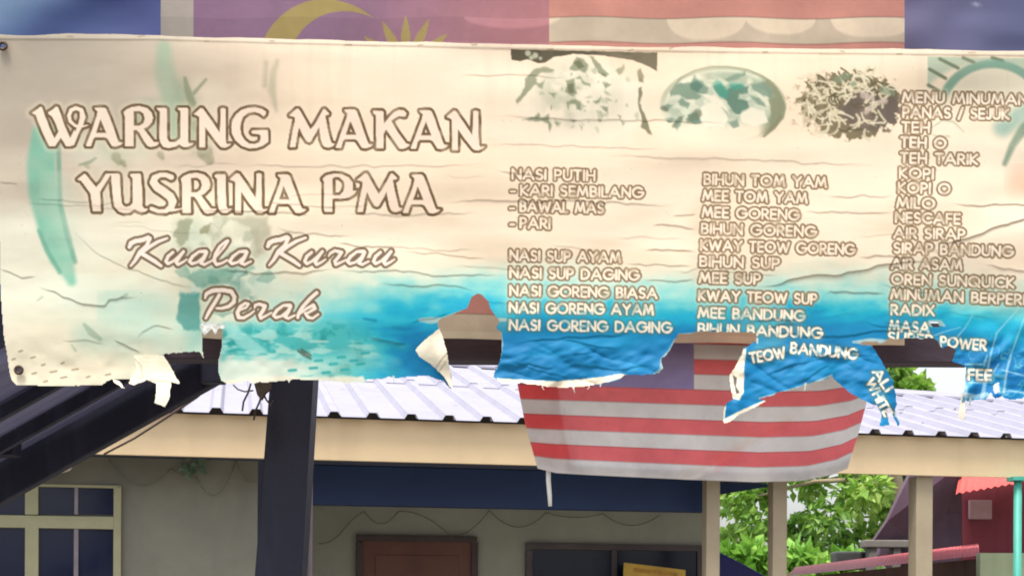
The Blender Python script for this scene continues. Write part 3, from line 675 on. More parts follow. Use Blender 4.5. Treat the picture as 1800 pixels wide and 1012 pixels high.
def text_chains(s, x0, y0, x1, y1, cap=17, r=2.0):
    """string between two cap-centre points, letters stretched to fit"""
    adv = sum(FONT[c][0] for c in s) + GAP * (len(s) - 1)
    L = math.hypot(x1 - x0, y1 - y0); sx = L / adv
    ex = ((x1 - x0) / L, (y1 - y0) / L); ey = (-ex[1], ex[0])
    out, cur = [], 0
    for c in s:
        wd, sts = FONT[c]
        for st in sts:
            out.append([(x0 + ex[0] * (cur + px) * sx + ey[0] * (py - .5) * cap, y0 + ex[1] * (cur + px) * sx + ey[1] * (py - .5) * cap, r) for px, py in st])
        cur += wd + GAP
    return out
MENU = [
    ('NASI PUTIH', 901, 306, 1045, 308.5), ('-', 898, 336, 905, 336), ('KARI SEMBILANG', 916, 334.5, 1130, 338.5), ('-', 897, 366, 904, 366), ('BAWAL MAS', 915, 362.5, 1060, 366), ('-', 897, 394, 904, 394), ('PARI', 915, 391.5, 966, 393),
    ('NASI SUP AYAM', 897, 448.5, 1090, 452.5), ('NASI SUP DAGING', 897, 479, 1123, 483.5), ('NASI GORENG BIASA', 897, 510.5, 1154, 515.5), ('NASI GORENG AYAM', 896, 540.5, 1148, 544.5), ('NASI GORENG DAGING', 896, 570.5, 1180, 575.5),
    ('BIHUN TOM YAM', 1238.5, 315, 1452, 320.5), ('MEE TOM YAM', 1236, 343.5, 1418, 348.5), ('MEE GORENG', 1235, 372.5, 1404, 378), ('BIHUN GORENG', 1234, 401.5, 1434, 407), ('KWAY TEOW GORENG', 1232.5, 430.5, 1502, 438.5),
    ('BIHUN SUP', 1231, 459, 1369, 463), ('MEE SUP', 1230, 487.5, 1336, 490.5), ('KWAY TEOW SUP', 1229, 519, 1435, 525.5), ('MEE BANDUNG', 1228, 549, 1414, 555), ('BIHUN BANDUNG', 1228, 577, 1445, 585),
    ('TEOW', 1319, 629, 1379, 619), ('BANDUNG', 1391, 611, 1507, 622),
    ('MENU MINUMAN', 1587, 171, 1806, 175.5), ('PANAS / SEJUK', 1588, 197.5, 1773, 201), ('TEH', 1586, 223.5, 1633, 224.5), ('TEH O', 1584, 250, 1662, 252), ('TEH TARIK', 1583.5, 277.5, 1718, 280.5), ('KOPI', 1582, 304, 1640, 305.5), ('KOPI O', 1580, 329.5, 1669, 332),
    ('MILO', 1577, 356, 1642, 358), ('NESCAFE', 1575, 382, 1687, 385), ('AIR SIRAP', 1572, 409, 1695, 412), ('SIRAP BANDUNG', 1572, 435.5, 1780, 442), ('AIR ASAM', 1568, 463, 1690, 466), ('OREN SUNQUICK', 1568, 490, 1782, 497),
    ('MINUMAN BERPERISA', 1567, 516.5, 1838, 528), ('RADIX', 1567, 544, 1641, 545.5), ('MASA', 1564, 572, 1633, 576), ('SUPER', 1562, 592, 1639, 598), ('POWER', 1654, 600, 1733, 606.5), ('FEE', 1703, 658, 1742, 659),
    ('ALI', 1540, 650, 1563, 684), ('WHITE', 1529, 668, 1562, 728)]
for s_, a0, b0, a1, b1 in MENU:
    ch = text_chains(s_, a0, b0, a1, b1, 13 if s_ == '-' else (14.5 if s_ in ('ALI', 'WHITE') else 16.8))
    w, d = pt.strokes(ch, 14)
    if w is None: continue
    X, Y = GX[w], GY[w]
    d = d + (fbm(X / 7, Y / 7, 7, 2) - .5) * 1.0
    deep = sst(525, 565, Y)
    pt.put(w, sst(9, 3, d) * .25 * (1 - deep), (250, 238, 212))
    worn = sst(.30, .42, fbm(X / 13, Y / 10, 201, 3))
    pt.put(w, sst(3.8, 2.8, d) * (.88 - .5 * deep) * (.75 + .25 * worn), (126, 100, 68))
    pt.put(w, sst(.7, -.8, d) * (.62 + .38 * worn), (250, 236, 214))
    key = 'menu_lettering' if a0 < 1200 else ('menu_lettering.b' if a0 < 1520 else 'menu_lettering.c')
    mark(w, (d < 3.2).astype(float), key)
# worn patches that have rubbed lettering away
for (x, y, r) in ((1582, 331, 8), (1612, 436, 8), (1640, 440, 7), (1635, 455, 6), (1640, 571, 9)):
    pt.blob([[(x, y, r * .5), (x + r, y + 2, r * .4)]], (168, 150, 118), 4, .45, .4, int(x), 5)
pt.over(dirt * sst(24, -6, t), (142, 122, 96)); pt.over(dirt * sst(10, 40, t), (120, 186, 216))  # crease lines: dirt on the cream, painted highlights on the blue
spk = vn(GX / 2.2, GY / 2.2, 221); pt.over(sst(.975, .99, spk) * sst(.5, .6, n_big) * .5, (150, 130, 100))

# --- tear outline
OUT = [(-4, 61), (60, 62), (120, 60), (200, 61), (283, 62), (340, 65), (420, 66), (480, 68), (560, 69), (640, 72), (720, 74), (800, 76), (860, 77), (960, 80), (1100, 82), (1200, 83), (1300, 84.5), (1400, 85), (1500, 86), (1600, 87), (1700, 88), (1800, 89.5), (1870, 91),
       (1868, 300), (1871, 690), (1870, 704), (1830, 703), (1800, 700), (1775, 704), (1760, 698), (1748, 702), (1740, 690), (1733, 704), (1715, 703), (1699, 704), (1697, 735), (1694, 739), (1683, 733), (1688, 715), (1693, 690), (1696, 665), (1697, 648), (1688, 642), (1678, 637), (1672, 634), (1680, 617),
       (1668, 608), (1655, 613), (1649, 600), (1640, 596), (1610, 594), (1585, 595), (1562, 597), (1548, 606), (1540, 601), (1520, 600), (1512, 606), (1530, 606), (1540, 615), (1548, 630), (1556, 643), (1563, 655), (1571, 668), (1574, 690), (1578, 710), (1573, 722), (1583, 746), (1576, 748), (1569, 730), (1560, 717), (1564, 747), (1545, 749), (1548, 730), (1540, 713), (1525, 708), (1505, 696), (1490, 688), (1470, 672), (1461, 660),
       (1450, 668), (1430, 673), (1408, 680), (1380, 688), (1350, 697), (1338, 700), (1348, 705), (1300, 729), (1275, 746), (1270, 738), (1272, 722), (1276, 706), (1286, 701), (1285, 690), (1282, 672), (1281, 656), (1292, 640), (1302, 625), (1310, 612), (1318, 605), (1332, 597), (1328, 586), (1313, 584), (1280, 585), (1250, 583), (1227, 583), (1210, 587), (1194, 587), (1186, 600), (1178, 618), (1164, 630), (1166, 645), (1160, 656), (1130, 660), (1098, 660), (1090, 668), (1060, 674), (1030, 679), (990, 683), (977, 681), (940, 676), (900, 673), (880, 672), (866, 663), (869, 651), (877, 636), (882, 618), (880, 600), (880, 584), (871, 576), (877, 564), (868, 552), (861, 542), (858, 530), (848, 520), (841, 516), (830, 522), (826, 532), (822, 542), (805, 549), (790, 555), (774, 561), (770, 569), (772, 578), (780, 600), (786, 625), (790, 648), (797, 688), (780, 673), (760, 664), (745, 660), (714, 663), (700, 665), (680, 664), (645, 667), (640, 673), (600, 674), (580, 668), (520, 667), (470, 672), (445, 674), (430, 671), (400, 675), (388, 670), (384, 655), (384, 632), (388, 610), (391, 590), (390, 578), (378, 574), (362, 572), (355, 575), (357, 600), (360, 632), (352, 621), (340, 619), (300, 622), (290, 622), (282, 630), (280, 660), (262, 668), (245, 670), (232, 668), (219, 667), (198, 667), (180, 676), (140, 678), (110, 679), (65, 678), (28, 677), (20, 668), (16, 655), (12, 625), (6, 590), (2, 540), (0, 500), (-4, 300)]
ragged = sst(560, 600, GY) * sst(60, 200, GX)
EX = GX + (WX - GX) * ragged; EY = GY + (WY - GY) * ragged
EY = EY + sst(120, 80, GY) * (fbm(GX / 70, GY * 0, 401, 3) - .5) * 5
KEEP = inside(OUT, EX, EY)
for (x, y, r) in ((5, 81, 5.2), (33, 650, 5.2), (1852, 110, 5.2)): KEEP &= np.hypot(GX - x, GY - y) > r   # eyelet holes
for poly in ([(1745, 678), (1755, 672), (1757, 688), (1749, 692)], [(1636, 566), (1648, 566), (1650, 573), (1640, 574)]):
    KEEP &= ~inside(poly, EX, EY)                                                                         # small see-through flakes

RT_ = random.Random(23)
for k in range(13):
    i = RT_.randrange(24, len(OUT) - 12)
    (xa, ya), (xb, yb) = OUT[i], OUT[i + 1]; f_ = RT_.random()
    x, y = xa + (xb - xa) * f_, ya + (yb - ya) * f_
    if y < 560 or not 30 < x < 1860: continue
    L = RT_.uniform(4, 10); dx = RT_.uniform(-4, 4)
    w, d = pt.strokes([[(x, y - 3, 1.3), (x + dx * .4, y + L * .5, 1.1), (x + dx, y + L, .9)]], 4)
    if w is None: continue
    pt.put(w, (d < .6) * .85, (226, 220, 202)); KEEP[w] |= d < .6

def world(X, Y, depth):
    u, v = (X - 900) / F, (HORIZON - Y) / F
    D = depth
    return np.stack([EYE.x + (u * cr - v * sr) * D, EYE.y + D, EYE.z + (u * sr + v * cr) * D], -1)

def grid_mesh(name, pos, colr, facemask, m, parent, attr='print', smooth=True):
    h, w_ = pos.shape[:2]
    idx = np.arange(h * w_).reshape(h, w_)
    q = np.stack([idx[:-1, :-1], idx[1:, :-1], idx[1:, 1:], idx[:-1, 1:]], -1)[facemask]
    if len(q) == 0: return None
    used, inv = np.unique(q.ravel(), return_inverse=True)
    V = pos.reshape(-1, 3)[used]; C = colr.reshape(-1, 3)[used]
    me = bpy.data.meshes.new(name)
    me.vertices.add(len(V)); me.vertices.foreach_set('co', V.astype(np.float32).ravel())
    nf = len(q)
    me.loops.add(nf * 4); me.loops.foreach_set('vertex_index', inv.astype(np.int32).ravel())
    me.polygons.add(nf); me.polygons.foreach_set('loop_start', np.arange(0, nf * 4, 4, dtype=np.int32))
    me.update(calc_edges=True)
    me.polygons.foreach_set('use_smooth', np.full(nf, smooth))
    ca = me.color_attributes.new(attr, 'FLOAT_COLOR', 'POINT')
    ca.data.foreach_set('color', np.concatenate([C, np.ones((len(C), 1))], 1).astype(np.float32).ravel())
    me.materials.append(m)
    o = bpy.data.objects.new(name, me); COL.objects.link(o)
    if parent:
        o.parent = parent; o.matrix_parent_inverse = parent.matrix_world.inverted()
    return o

INK = 0.86
vinyl = cloth_mat('printed_vinyl', 'print', trans=0.24, rough=0.6, back=(232, 224, 204), var=0.04, bump=0.05)
bare = cloth_mat('bare_vinyl', 'print', trans=0.15, rough=0.5, var=0.06, bump=0.2)
PY = GY.copy()                       # bring the first kept row exactly onto the hem line
first = KEEP.argmax(0); cols = np.arange(GX.shape[1])
edge_y = np.interp(xs, [p[0] for p in OUT[:23]], [p[1] for p in OUT[:23]]) - (fbm(xs / 70, xs * 0, 401, 3) - .5) * 5
ok_ = np.abs(GY[first, cols] - edge_y) < 4
PY[first[ok_], cols[ok_]] = edge_y[ok_]
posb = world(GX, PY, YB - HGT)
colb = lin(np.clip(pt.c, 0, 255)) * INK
fm = KEEP[:-1, :-1] & KEEP[1:, :-1] & KEEP[1:, 1:] & KEEP[:-1, 1:]
fc = lambda A: (A[:-1, :-1] + A[1:, :-1] + A[1:, 1:] + A[:-1, 1:]) / 4
left_fm = fm.copy()
pieces = []
for key in ('title_lettering', 'script_lettering', 'menu_lettering', 'menu_lettering.b', 'menu_lettering.c'):
    mk = (fc(LMASK[key]) > 0.45) & left_fm
    left_fm &= ~mk; pieces.append((key.split('.')[0], mk))
FX, FY = fc(GX), fc(GY)
for (cx, cy, rx, ry) in ((1026, 165, 130, 80), (1271, 180, 114, 68), (1496, 184, 102, 66), (1752, 175, 124, 78)):
    mk = (np.hypot((FX - cx) / rx, (FY - cy) / ry) < 1) & left_fm
    left_fm &= ~mk; pieces.append(('food_picture', mk))
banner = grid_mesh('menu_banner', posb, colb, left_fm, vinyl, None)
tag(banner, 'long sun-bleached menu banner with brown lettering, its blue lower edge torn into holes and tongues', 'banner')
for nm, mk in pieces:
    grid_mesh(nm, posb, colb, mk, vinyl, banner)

# loose torn tongues: little sheets of their own that curl towards the viewer and show the bare back
def tongue(poly, depth, paint, name='torn_flap', st=1.2):
    x = [p[0] for p in poly]; y = [p[1] for p in poly]
    X, Y = np.meshgrid(np.arange(min(x) - 2, max(x) + 2, st), np.arange(min(y) - 2, max(y) + 2, st))
    k = inside(poly, X + (fbm(X / 8, Y / 8, 77) - .5) * 2.5, Y + (fbm(X / 8, Y / 8, 79) - .5) * 2.5)
    p_ = Paint(X, Y); p_.c[:] = BACK; paint(p_)
    dep = YB - depth(X, Y)
    return grid_mesh(name, world(X, Y, dep), lin(np.clip(p_.c, 0, 255)) * INK, k[:-1, :-1] & k[1:, :-1] & k[1:, 1:] & k[:-1, 1:], bare, banner)
def pa(p_):
    p_.over(sst(.45, .65, fbm(p_.X / 12, p_.Y / 12, 9)) * .35, (222, 210, 184))
    p_.blob([[(764, 650, .8), (776, 632, .8), (786, 620, .8)], [(770, 655, .8), (784, 636, .8)]], (120, 104, 84), .8, .7)
    p_.over((p_.Y > 640) * .35, (196, 186, 168))
tongue([(773, 575), (779, 592), (785, 612), (788, 632), (792, 655), (798, 690), (790, 680), (778, 660), (765, 648), (748, 634), (736, 627), (729, 614), (742, 600), (757, 588)],
       lambda X, Y: 0.012 + 0.045 * sst(775, 730, X) + 0.012 * np.sin(Y / 12.0) * .5, pa)
def pb(p_):
    p_.over(sst(.45, .65, fbm(p_.X / 14, p_.Y / 14, 19)) * .35, (224, 212, 186))
    p_.blob([[(262, 668, 1), (296, 670, 1), (314, 676, 1)], [(232, 626, .8), (248, 642, .8), (250, 664, .8)]], (176, 160, 132), 1.2, .7)
tongue([(234, 624), (260, 622), (288, 624), (298, 640), (318, 676), (302, 672), (298, 700), (290, 716), (271, 708), (274, 690), (273, 674), (258, 668), (236, 678), (225, 674), (232, 660), (240, 650)],
       lambda X, Y: 0.010 + 0.030 * sst(640, 715, Y) + 0.015 * sst(270, 235, X), pb)
tongue([(196, 664), (210, 668), (222, 684), (214, 681), (200, 672)], lambda X, Y: 0.01 + 0.02 * sst(664, 684, Y), pb)
def pd(p_):
    p_.over(np.ones(p_.X.shape) * .6, (190, 186, 178))
tongue([(1690, 690), (1698, 690), (1697, 735), (1694, 740), (1682, 733), (1687, 714)], lambda X, Y: 0.012 + 0.02 * sst(690, 740, Y), pd)
def pe(p_):
    p_.c[:] = (190, 192, 190); p_.over(sst(.45, .6, fbm(p_.X / 6, p_.Y / 6, 29)) * .7, (150, 150, 142))
tongue([(352, 568), (372, 566), (398, 572), (394, 578), (384, 578), (378, 590), (372, 578), (366, 584), (360, 590), (356, 588)], lambda X, Y: 0.012 + 0.012 * sst(566, 590, Y), pe)

brass = mat('tarnished_eyelet', (78, 62, 50), 0.55, 0.3, 40, metal=0.6)
for (x, y) in ((5, 81), (33, 650), (1852, 110)):
    c = P(x, y, YB - 0.012); mb = MB()
    ring = [c + Vector((math.cos(a) * .0125, 0, math.sin(a) * .0125)) for a in np.linspace(0, 2 * math.pi, 25)]
    mb.tube(ring, 0.0052, 8)
    o = mb.build('eyelet', brass, banner, True); o.matrix_parent_inverse = banner.matrix_world.inverted()

# ------------------------------------------------------------------ flags and tarpaulin strung behind the banner
flagm = cloth_mat('dyed_cloth', 'dye', trans=0.68, rough=0.8, var=0.16, bump=0.1)
RED, WHT, NAV, YEL = (205, 84, 82), (226, 208, 184), (118, 92, 142), (206, 172, 84)
def flag_colors(U, V, red, wht, nav, yel, emblem=True):
    """U across 0..1, V down 0..1: 14 stripes, canton 8 stripes deep with crescent and star"""
    st = np.floor(V * 14).astype(int)
    fr = V * 14 - st
    c = np.where((st % 2 == 0)[..., None], np.array(red, float), np.array(wht, float))
    seam = sst(.05, .015, np.minimum(fr, 1 - fr))[..., None]
    c = c * (1 - .16 * seam) * (.93 + .1 * fbm(U * 9, V * 7, 441, 4))[..., None]
    can = (U < 0.5) & (V < 8 / 14)
    c[can] = nav
    if emblem:
        x = (U - 0.25) * 2.0; y = V - 4 / 14 + 0.07    # in flag heights
        d_out = np.hypot(x + 0.124, y); d_in = np.hypot(x + 0.068, y)
        c[can & (d_out < 0.196) & (d_in > 0.164)] = yel
        sx, sy = x - 0.097, y
        ang = np.arctan2(sy, sx); r = np.hypot(sx, sy)
        k = np.abs(((ang / (2 * math.pi) * 14) % 1) - 0.5) * 2
        c[can & (r < 0.062 + 0.090 * np.clip(1 - k * 1.05, 0, 1))] = yel
    return c
# big flag: x 340..1590 plus the pale sleeve 283..340, y -12..600 of the photo
NU, NV = 900, 420
U, V = np.meshgrid(np.linspace(-0.046, 1, NU), np.linspace(-0.02, 1, NV))
fxp = 340 + U * 1250
fyp = -12 + V * (604 + 14 * U) + 4 * np.sin(U * 9) * V + 2 * np.sin(U * 31)
cf = flag_colors(np.clip(U, 0, 1), np.clip(V, 0, 0.9999), (220, 154, 138), (228, 208, 180), (158, 124, 148), (184, 162, 104))
cf[U < 0] = (198, 186, 170)
warmth = sst(0.15, 0.5, U)[..., None] * (np.array([192, 134, 136]) - np.array([158, 124, 148]))
iscan = (U >= 0) & (U < .5) & (V < 8 / 14) & (np.abs(cf - np.array((158, 124, 148))).sum(-1) < 1)
cf[iscan] += warmth[iscan]
# scalloped backlight and shadow shapes painted into the upper white stripe
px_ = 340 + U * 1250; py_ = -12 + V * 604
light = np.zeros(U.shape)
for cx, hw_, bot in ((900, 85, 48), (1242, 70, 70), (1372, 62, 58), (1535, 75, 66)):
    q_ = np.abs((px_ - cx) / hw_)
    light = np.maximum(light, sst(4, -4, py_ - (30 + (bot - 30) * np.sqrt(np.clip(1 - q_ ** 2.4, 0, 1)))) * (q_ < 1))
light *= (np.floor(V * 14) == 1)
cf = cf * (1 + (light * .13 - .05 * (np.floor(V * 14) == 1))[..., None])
cf = np.where((V > 13.72 / 14)[..., None], np.array([232, 216, 188.]), cf)
hf = (fbm(U * 6, V * 1.5, 7, 3) - .5) * 0.05 + 0.008 * np.sin(U * 40) * V
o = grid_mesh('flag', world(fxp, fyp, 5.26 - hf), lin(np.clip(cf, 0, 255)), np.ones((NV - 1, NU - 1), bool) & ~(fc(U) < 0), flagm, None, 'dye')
flag1 = tag(o, 'large red striped flag with yellow crescent and star, mostly hidden behind the menu banner', 'flag')
o = grid_mesh('sleeve', world(fxp, fyp, 5.26 - hf), lin(np.clip(cf, 0, 255)), (fc(U) < 0), flagm, flag1, 'dye')
# small flag sagging below the banner
U, V = np.meshgrid(np.linspace(0, 1, 360), np.linspace(0, 1, 240))
topy = 466 + 10 * U
bx = np.array([0, .06, .15, .3, .5, .7, .86, .95, 1.0]); by = np.array([823, 831, 834, 838, 843, 847, 845, 840, 830])
boty = np.interp(U[0], bx, by)[None, :] + 0 * V
lx = np.interp(V[:, 0], [0, .55, .75, .9, 1], [900, 908, 922, 936, 945])[:, None]
rx_ = np.interp(V[:, 0], [0, .55, .7, .85, 1], [1538, 1532, 1522, 1508, 1490])[:, None]
fx2 = lx + (rx_ - lx) * U
bs_ = np.interp(U[0], [0, .5, .7, .86, .95, 1.0], [831, 844, 849, 846, 838, 822])[None, :] + 0 * V
fy2 = topy + (bs_ - topy) * V + (boty - bs_) * V ** 9 - 9 * V ** 1.5 * sst(.82, 1, U) * 2 * (1 - V * .6)
h2 = 0.020 * (fbm(U * 14 + V * 5, V * 2.5 - U * 3, 71, 3) - .5) * sst(.4, .65, V) + 0.02 * np.sin(U * 7 + V * 2) * V + 0.06 * np.sin(U * math.pi) * V ** 1.5 + 0.03 * sst(.14, .09, U) * V + 0.034 * np.exp(-((U - .70 - (V - .8) * -1.0) / .035) ** 2) * sst(.6, .9, V) + (fbm(U * 8, V * 3, 17, 3) - .5) * 0.02 * sst(.4, .6, V)
cf2 = flag_colors(U, np.clip(V, 0, .9999), (244, 122, 128), (236, 232, 232), (156, 144, 192), (206, 172, 84))
flag2 = tag(grid_mesh('flag', world(fx2, fy2, 5.418 - h2), lin(cf2), np.ones((239, 359), bool), flagm, None, 'dye'),
            'small red and white striped flag sagging below the torn middle of the menu banner', 'flag')
flag2.name = 'flag'
sel = fc(U) < 0.112                      # the hoist edge is turned back behind itself: a second layer of cloth
grid_mesh('turned_edge', world(fx2, fy2, 5.426 - h2), lin(cf2), sel & (fc(V) > .47) & (fc(V) < .985), flagm, flag2, 'dye')
sel2 = fc(V) > .955
grid_mesh('hem', world(fx2, fy2 - 1, 5.424 - h2), lin(np.full(cf2.shape, 216.)), sel2, flagm, flag2, 'dye')
mb = MB(); mb.tube([P(964, 826, 5.4), P(964, 845, 5.395), P(966, 868, 5.39), P(967, 889, 5.388)], [.009, .009, .0085, .007], 8)
o = mb.build('tie_tape', mat('white_tape', (214, 214, 210), .7, .08), flag2, True); o.matrix_parent_inverse = flag2.matrix_world.inverted()

tarp = cloth_mat('blue_tarp', 'dye', trans=0.12, rough=0.6, var=0.08, bump=0.03)
def hang_tarp(x0, x1, label, base, far, seed):
    X, Y = np.meshgrid(np.arange(x0, x1 + 1, 6.0), np.arange(-160, 521, 6.0))
    ht = (fbm(X / 200, Y / 160, seed, 3) - .5) * 0.08
    cb = np.zeros(X.shape + (3,)); cb[:] = base
    t_ = np.clip((X - x0) / (x1 - x0), 0, 1)[..., None]
    cb += (np.array(far, float) - cb) * t_
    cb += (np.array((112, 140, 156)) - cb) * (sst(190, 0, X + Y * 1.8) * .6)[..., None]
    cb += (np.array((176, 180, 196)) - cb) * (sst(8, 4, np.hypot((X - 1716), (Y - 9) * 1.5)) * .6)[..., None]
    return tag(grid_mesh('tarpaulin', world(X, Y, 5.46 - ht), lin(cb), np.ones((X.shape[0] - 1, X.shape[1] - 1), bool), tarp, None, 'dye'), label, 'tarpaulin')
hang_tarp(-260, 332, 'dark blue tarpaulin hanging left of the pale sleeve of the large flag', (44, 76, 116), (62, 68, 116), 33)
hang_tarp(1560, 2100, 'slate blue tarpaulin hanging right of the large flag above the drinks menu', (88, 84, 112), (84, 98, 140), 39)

# ------------------------------------------------------------------ stall frame: beam, post, pipe, awning
navy = mat('navy_paint', (20, 23, 46), 0.6, 0.25, 5, bump=0.15, streak=((60, 60, 84), .4, 9, 1.5))
dwood = mat('dark_timber', (62, 52, 66), 0.75, 0.3, 4, bump=0.3, bscale=30, streak=((40, 34, 40), .6, 1.2, 30))
def bx_px(mb, x0, y0, x1, y1, Y0, Y1):
    a, b = P(x0, y0, Y0), P(x1, y1, Y0)
    mb.box((a.x, Y0, b.z), (b.x, Y1, a.z)); return mb
tag(bx_px(MB(), 262, 560, 1712, 638, 5.434, 5.54).build('cross_beam', dwood, None, bevel=.006), 'dark timber beam seen through the holes of the torn menu banner', 'beam')
post = thing('stall_post', P(500, 1080, 5.8) * 1.0, 'leaning dark navy timber post below the left half of the menu banner', 'post')
post.location = (P(488, 1100, 5.8).x, 5.8, 0)
def add_child(mb, name, m, parent, smooth=False, bevel=0):
    o = mb.build(name, m, parent, smooth, bevel)
    o.matrix_parent_inverse = (Matrix.Translation(parent.location) @ parent.rotation_euler.to_matrix().to_4x4()).inverted()
    return o
zt = P(500, 560, 5.72).z
def leanpost(xa_t, xb_t, xa_b, xb_b, yt, yb, Y0, dY):
    k = (1740 - yt) / (yb - yt)
    xa, xb = xa_t + (xa_b - xa_t) * k, xb_t + (xb_b - xb_t) * k
    zb, ztp = 0.0, P(500, yt, Y0).z
    X = lambda px: (px - 900) / F * Y0
    return MB().hexa([(X(xa), Y0, zb), (X(xb), Y0, zb), (X(xb), Y0 + dY, zb), (X(xa), Y0 + dY, zb), (X(xa_t), Y0, ztp), (X(xb_t), Y0, ztp), (X(xb_t), Y0 + dY, ztp), (X(xa_t), Y0 + dY, ztp)])
def slantbox(x0t, x1t, x0b, x1b, yt, zb, yref, Y0, dY):
    # px edges at row yt and at row yref; runs on down to height zb
    k = ((HORIZON - (zb - EYE.z) * F / Y0) - yt) / (yref - yt)
    X = lambda px: (px - 900) / F * Y0
    a, b = X(x0t + (x0b - x0t) * k), X(x1t + (x1b - x1t) * k)
    zt_ = P(500, yt, Y0).z
    return MB().hexa([(a, Y0, zb), (b, Y0, zb), (b, Y0 + dY, zb), (a, Y0 + dY, zb), (X(x0t), Y0, zt_), (X(x1t), Y0, zt_), (X(x1t), Y0 + dY, zt_), (X(x0t), Y0 + dY, zt_)])
add_child(slantbox(480, 554, 447, 530, 560, 0, 1012, 5.7, .16), 'shaft', navy, post, bevel=.006)
add_child(bx_px(MB(), 453, 806, 466, 1012, 5.72, 5.84), 'cleat', navy, post, bevel=.003)
gpipe = mat('grey_pipe', (124, 116, 122), .6, .2, 8)
pip = MB(); pip.tube([P(541, 640, 6.06), P(541, 760, 6.06), P(539, 1012, 6.06), Vector((P(536, 1400, 6.06).x, 6.06, 0))], .0235, 14)
tag(pip.build('support_pipe', gpipe, None, True), 'thin grey pipe standing right behind the dark navy post', 'pipe')

# left awning: a sloping sheet seen from below with a heavy rake beam at its far side
aw = thing('awning', (P(200, 800, 6.2).x, 6.2, 0), 'dark navy sloping metal awning under the lower left end of the menu banner', 'awning')
A0, A1 = P(-420, 1118, 6.2), P(388, 668, 6.2)
sl = (A1 - A0).normalized(); up = Vector((-sl.z, 0, sl.x))
th = .165
mb = MB(); mb.prism([A0, A1, A1 + up * th, A0 + up * th], (0, .07, 0))
add_child(mb, 'rake_beam', navy, aw, bevel=.006)
awm = mat('awning_sheet', (112, 114, 152), .5, .15, 3)
mb = MB(); prof = []
yy = 6.19; pit = .15
while yy > 5.12:
    prof += [(yy, 0), (yy - pit * .5, 0), (yy - pit * .62, .028), (yy - pit * .88, .028)]; yy -= pit
C0, C1 = A0 + up * (th * .93), A1 + up * (th * .93)
for (ya, ha), (yb, hb) in zip(prof, prof[1:]):
    q = lambda B, y, h: Vector((B.x, y, B.z)) + up * h
    mb.quad(q(C0, ya, ha), q(C1, ya, ha), q(C1, yb, hb), q(C0, yb, hb))
add_child(mb, 'sheet', awm, aw)
mb = MB()
for y_ in (5.45, 5.85):
    D0, D1 = A0 + up * (th * .6), A1 + up * (th * .6)
    mb.prism([Vector((D0.x, y_, D0.z)), Vector((D1.x, y_, D1.z)), Vector((D1.x, y_, D1.z)) + up * .045, Vector((D0.x, y_, D0.z)) + up * .045], (0, .04, 0))
add_child(mb, 'rafter', navy, aw)
add_child(bx_px(MB(), -90, 360, 24, 800, 5.95, 6.05), 'corner_post', navy, aw, bevel=.006)
add_child(bx_px(MB(), 352, 540, 392, 672, 6.12, 6.19), 'end_strut', navy, aw, bevel=.006)

# ------------------------------------------------------------------ the house behind
YAW = math.radians(11)
EU = Vector((math.cos(YAW), math.sin(YAW), 0)); EN = Vector((-math.sin(YAW), math.cos(YAW), 0))
O0 = P(900, 745, 9.5)
house = thing('house', (O0.x, O0.y, 0), 'low cream house with white corrugated metal roof seen below the banner', 'house', YAW)
HL = Vector((O0.x, O0.y, 0))
def loc(px, py, d):
    """photo pixel on the house plane d metres behind the fascia -> local (u, d, z)"""
    h = hit(px, py, HL + EN * d, EN) - HL
    return h.dot(EU), d, h.z
def hbox(x0, y0, x1, y1, d0, d1, ztop=None, zbot=None):
    u0, _, z0 = loc(x0, y0, d0); u1, _, z1 = loc(x1, y1, d0)
    zc = loc((x0 + x1) / 2, y0, d0)[2]; ze = loc((x0 + x1) / 2, y1, d0)[2]
    return ((u0, d0, ze if zbot is None else zbot), (u1, d1, zc if ztop is None else ztop))
def hpart(name, m, *boxes, parent=None, bevel=0):
    mb = MB()
    for b in boxes: mb.box(*b)
    return mb.build(name, m, parent or house, bevel=bevel)
cream = mat('cream_fascia', (206, 184, 148), .6, .08, 1.5, bump=.05, streak=((168, 144, 112), .22, 5, .6))
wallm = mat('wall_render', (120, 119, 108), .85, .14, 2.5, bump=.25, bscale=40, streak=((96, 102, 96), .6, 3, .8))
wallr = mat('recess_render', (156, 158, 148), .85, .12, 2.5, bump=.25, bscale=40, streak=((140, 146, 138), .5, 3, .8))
framem = mat('window_frame_paint', (150, 148, 118), .55, .1, 6)
colm = mat('column_paint', (156, 144, 122), .7, .12, 4, bump=.12, streak=((150, 136, 112), .4, 10, 1))
zf_top = loc(900, 745, 0)[2]; zf_bot = loc(900, 817, 0)[2]
uL, uR = loc(-420, 745, 0)[0], loc(2150, 745, 0)[0]
hpart('fascia', cream, ((uL, -.012, zf_bot), (uR, .012, zf_top)), bevel=.003)
# roof
SLP = math.radians(15); tanS = math.tan(SLP)
roofm = mat('white_roof_sheet', (150, 149, 164), .55, .07, 2.0, spec=.25, streak=((124, 118, 122), .25, 5, 5))
_n, _l = roofm.node_tree.nodes, roofm.node_tree.links
_b = _n['Principled BSDF']; _src = _b.inputs['Base Color'].links[0].from_socket
_tc = _n.new('ShaderNodeTexCoord'); _v = _n.new('ShaderNodeTexVoronoi'); _v.inputs['Scale'].default_value = 3.4
_l.new(_tc.outputs['Object'], _v.inputs['Vector'])
_m = _n.new('ShaderNodeMapRange'); _m.inputs[1].default_value = .075; _m.inputs[2].default_value = .05; _m.inputs[3].default_value = 0; _m.inputs[4].default_value = .8
_l.new(_v.outputs['Distance'], _m.inputs[0])
_x = _n.new('ShaderNodeMixRGB'); _x.inputs[2].default_value = (*lin((96, 78, 74)), 1)
_l.new(_m.outputs[0], _x.inputs[0]); _l.new(_src, _x.inputs[1]); _l.new(_x.outputs[0], _b.inputs['Base Color'])
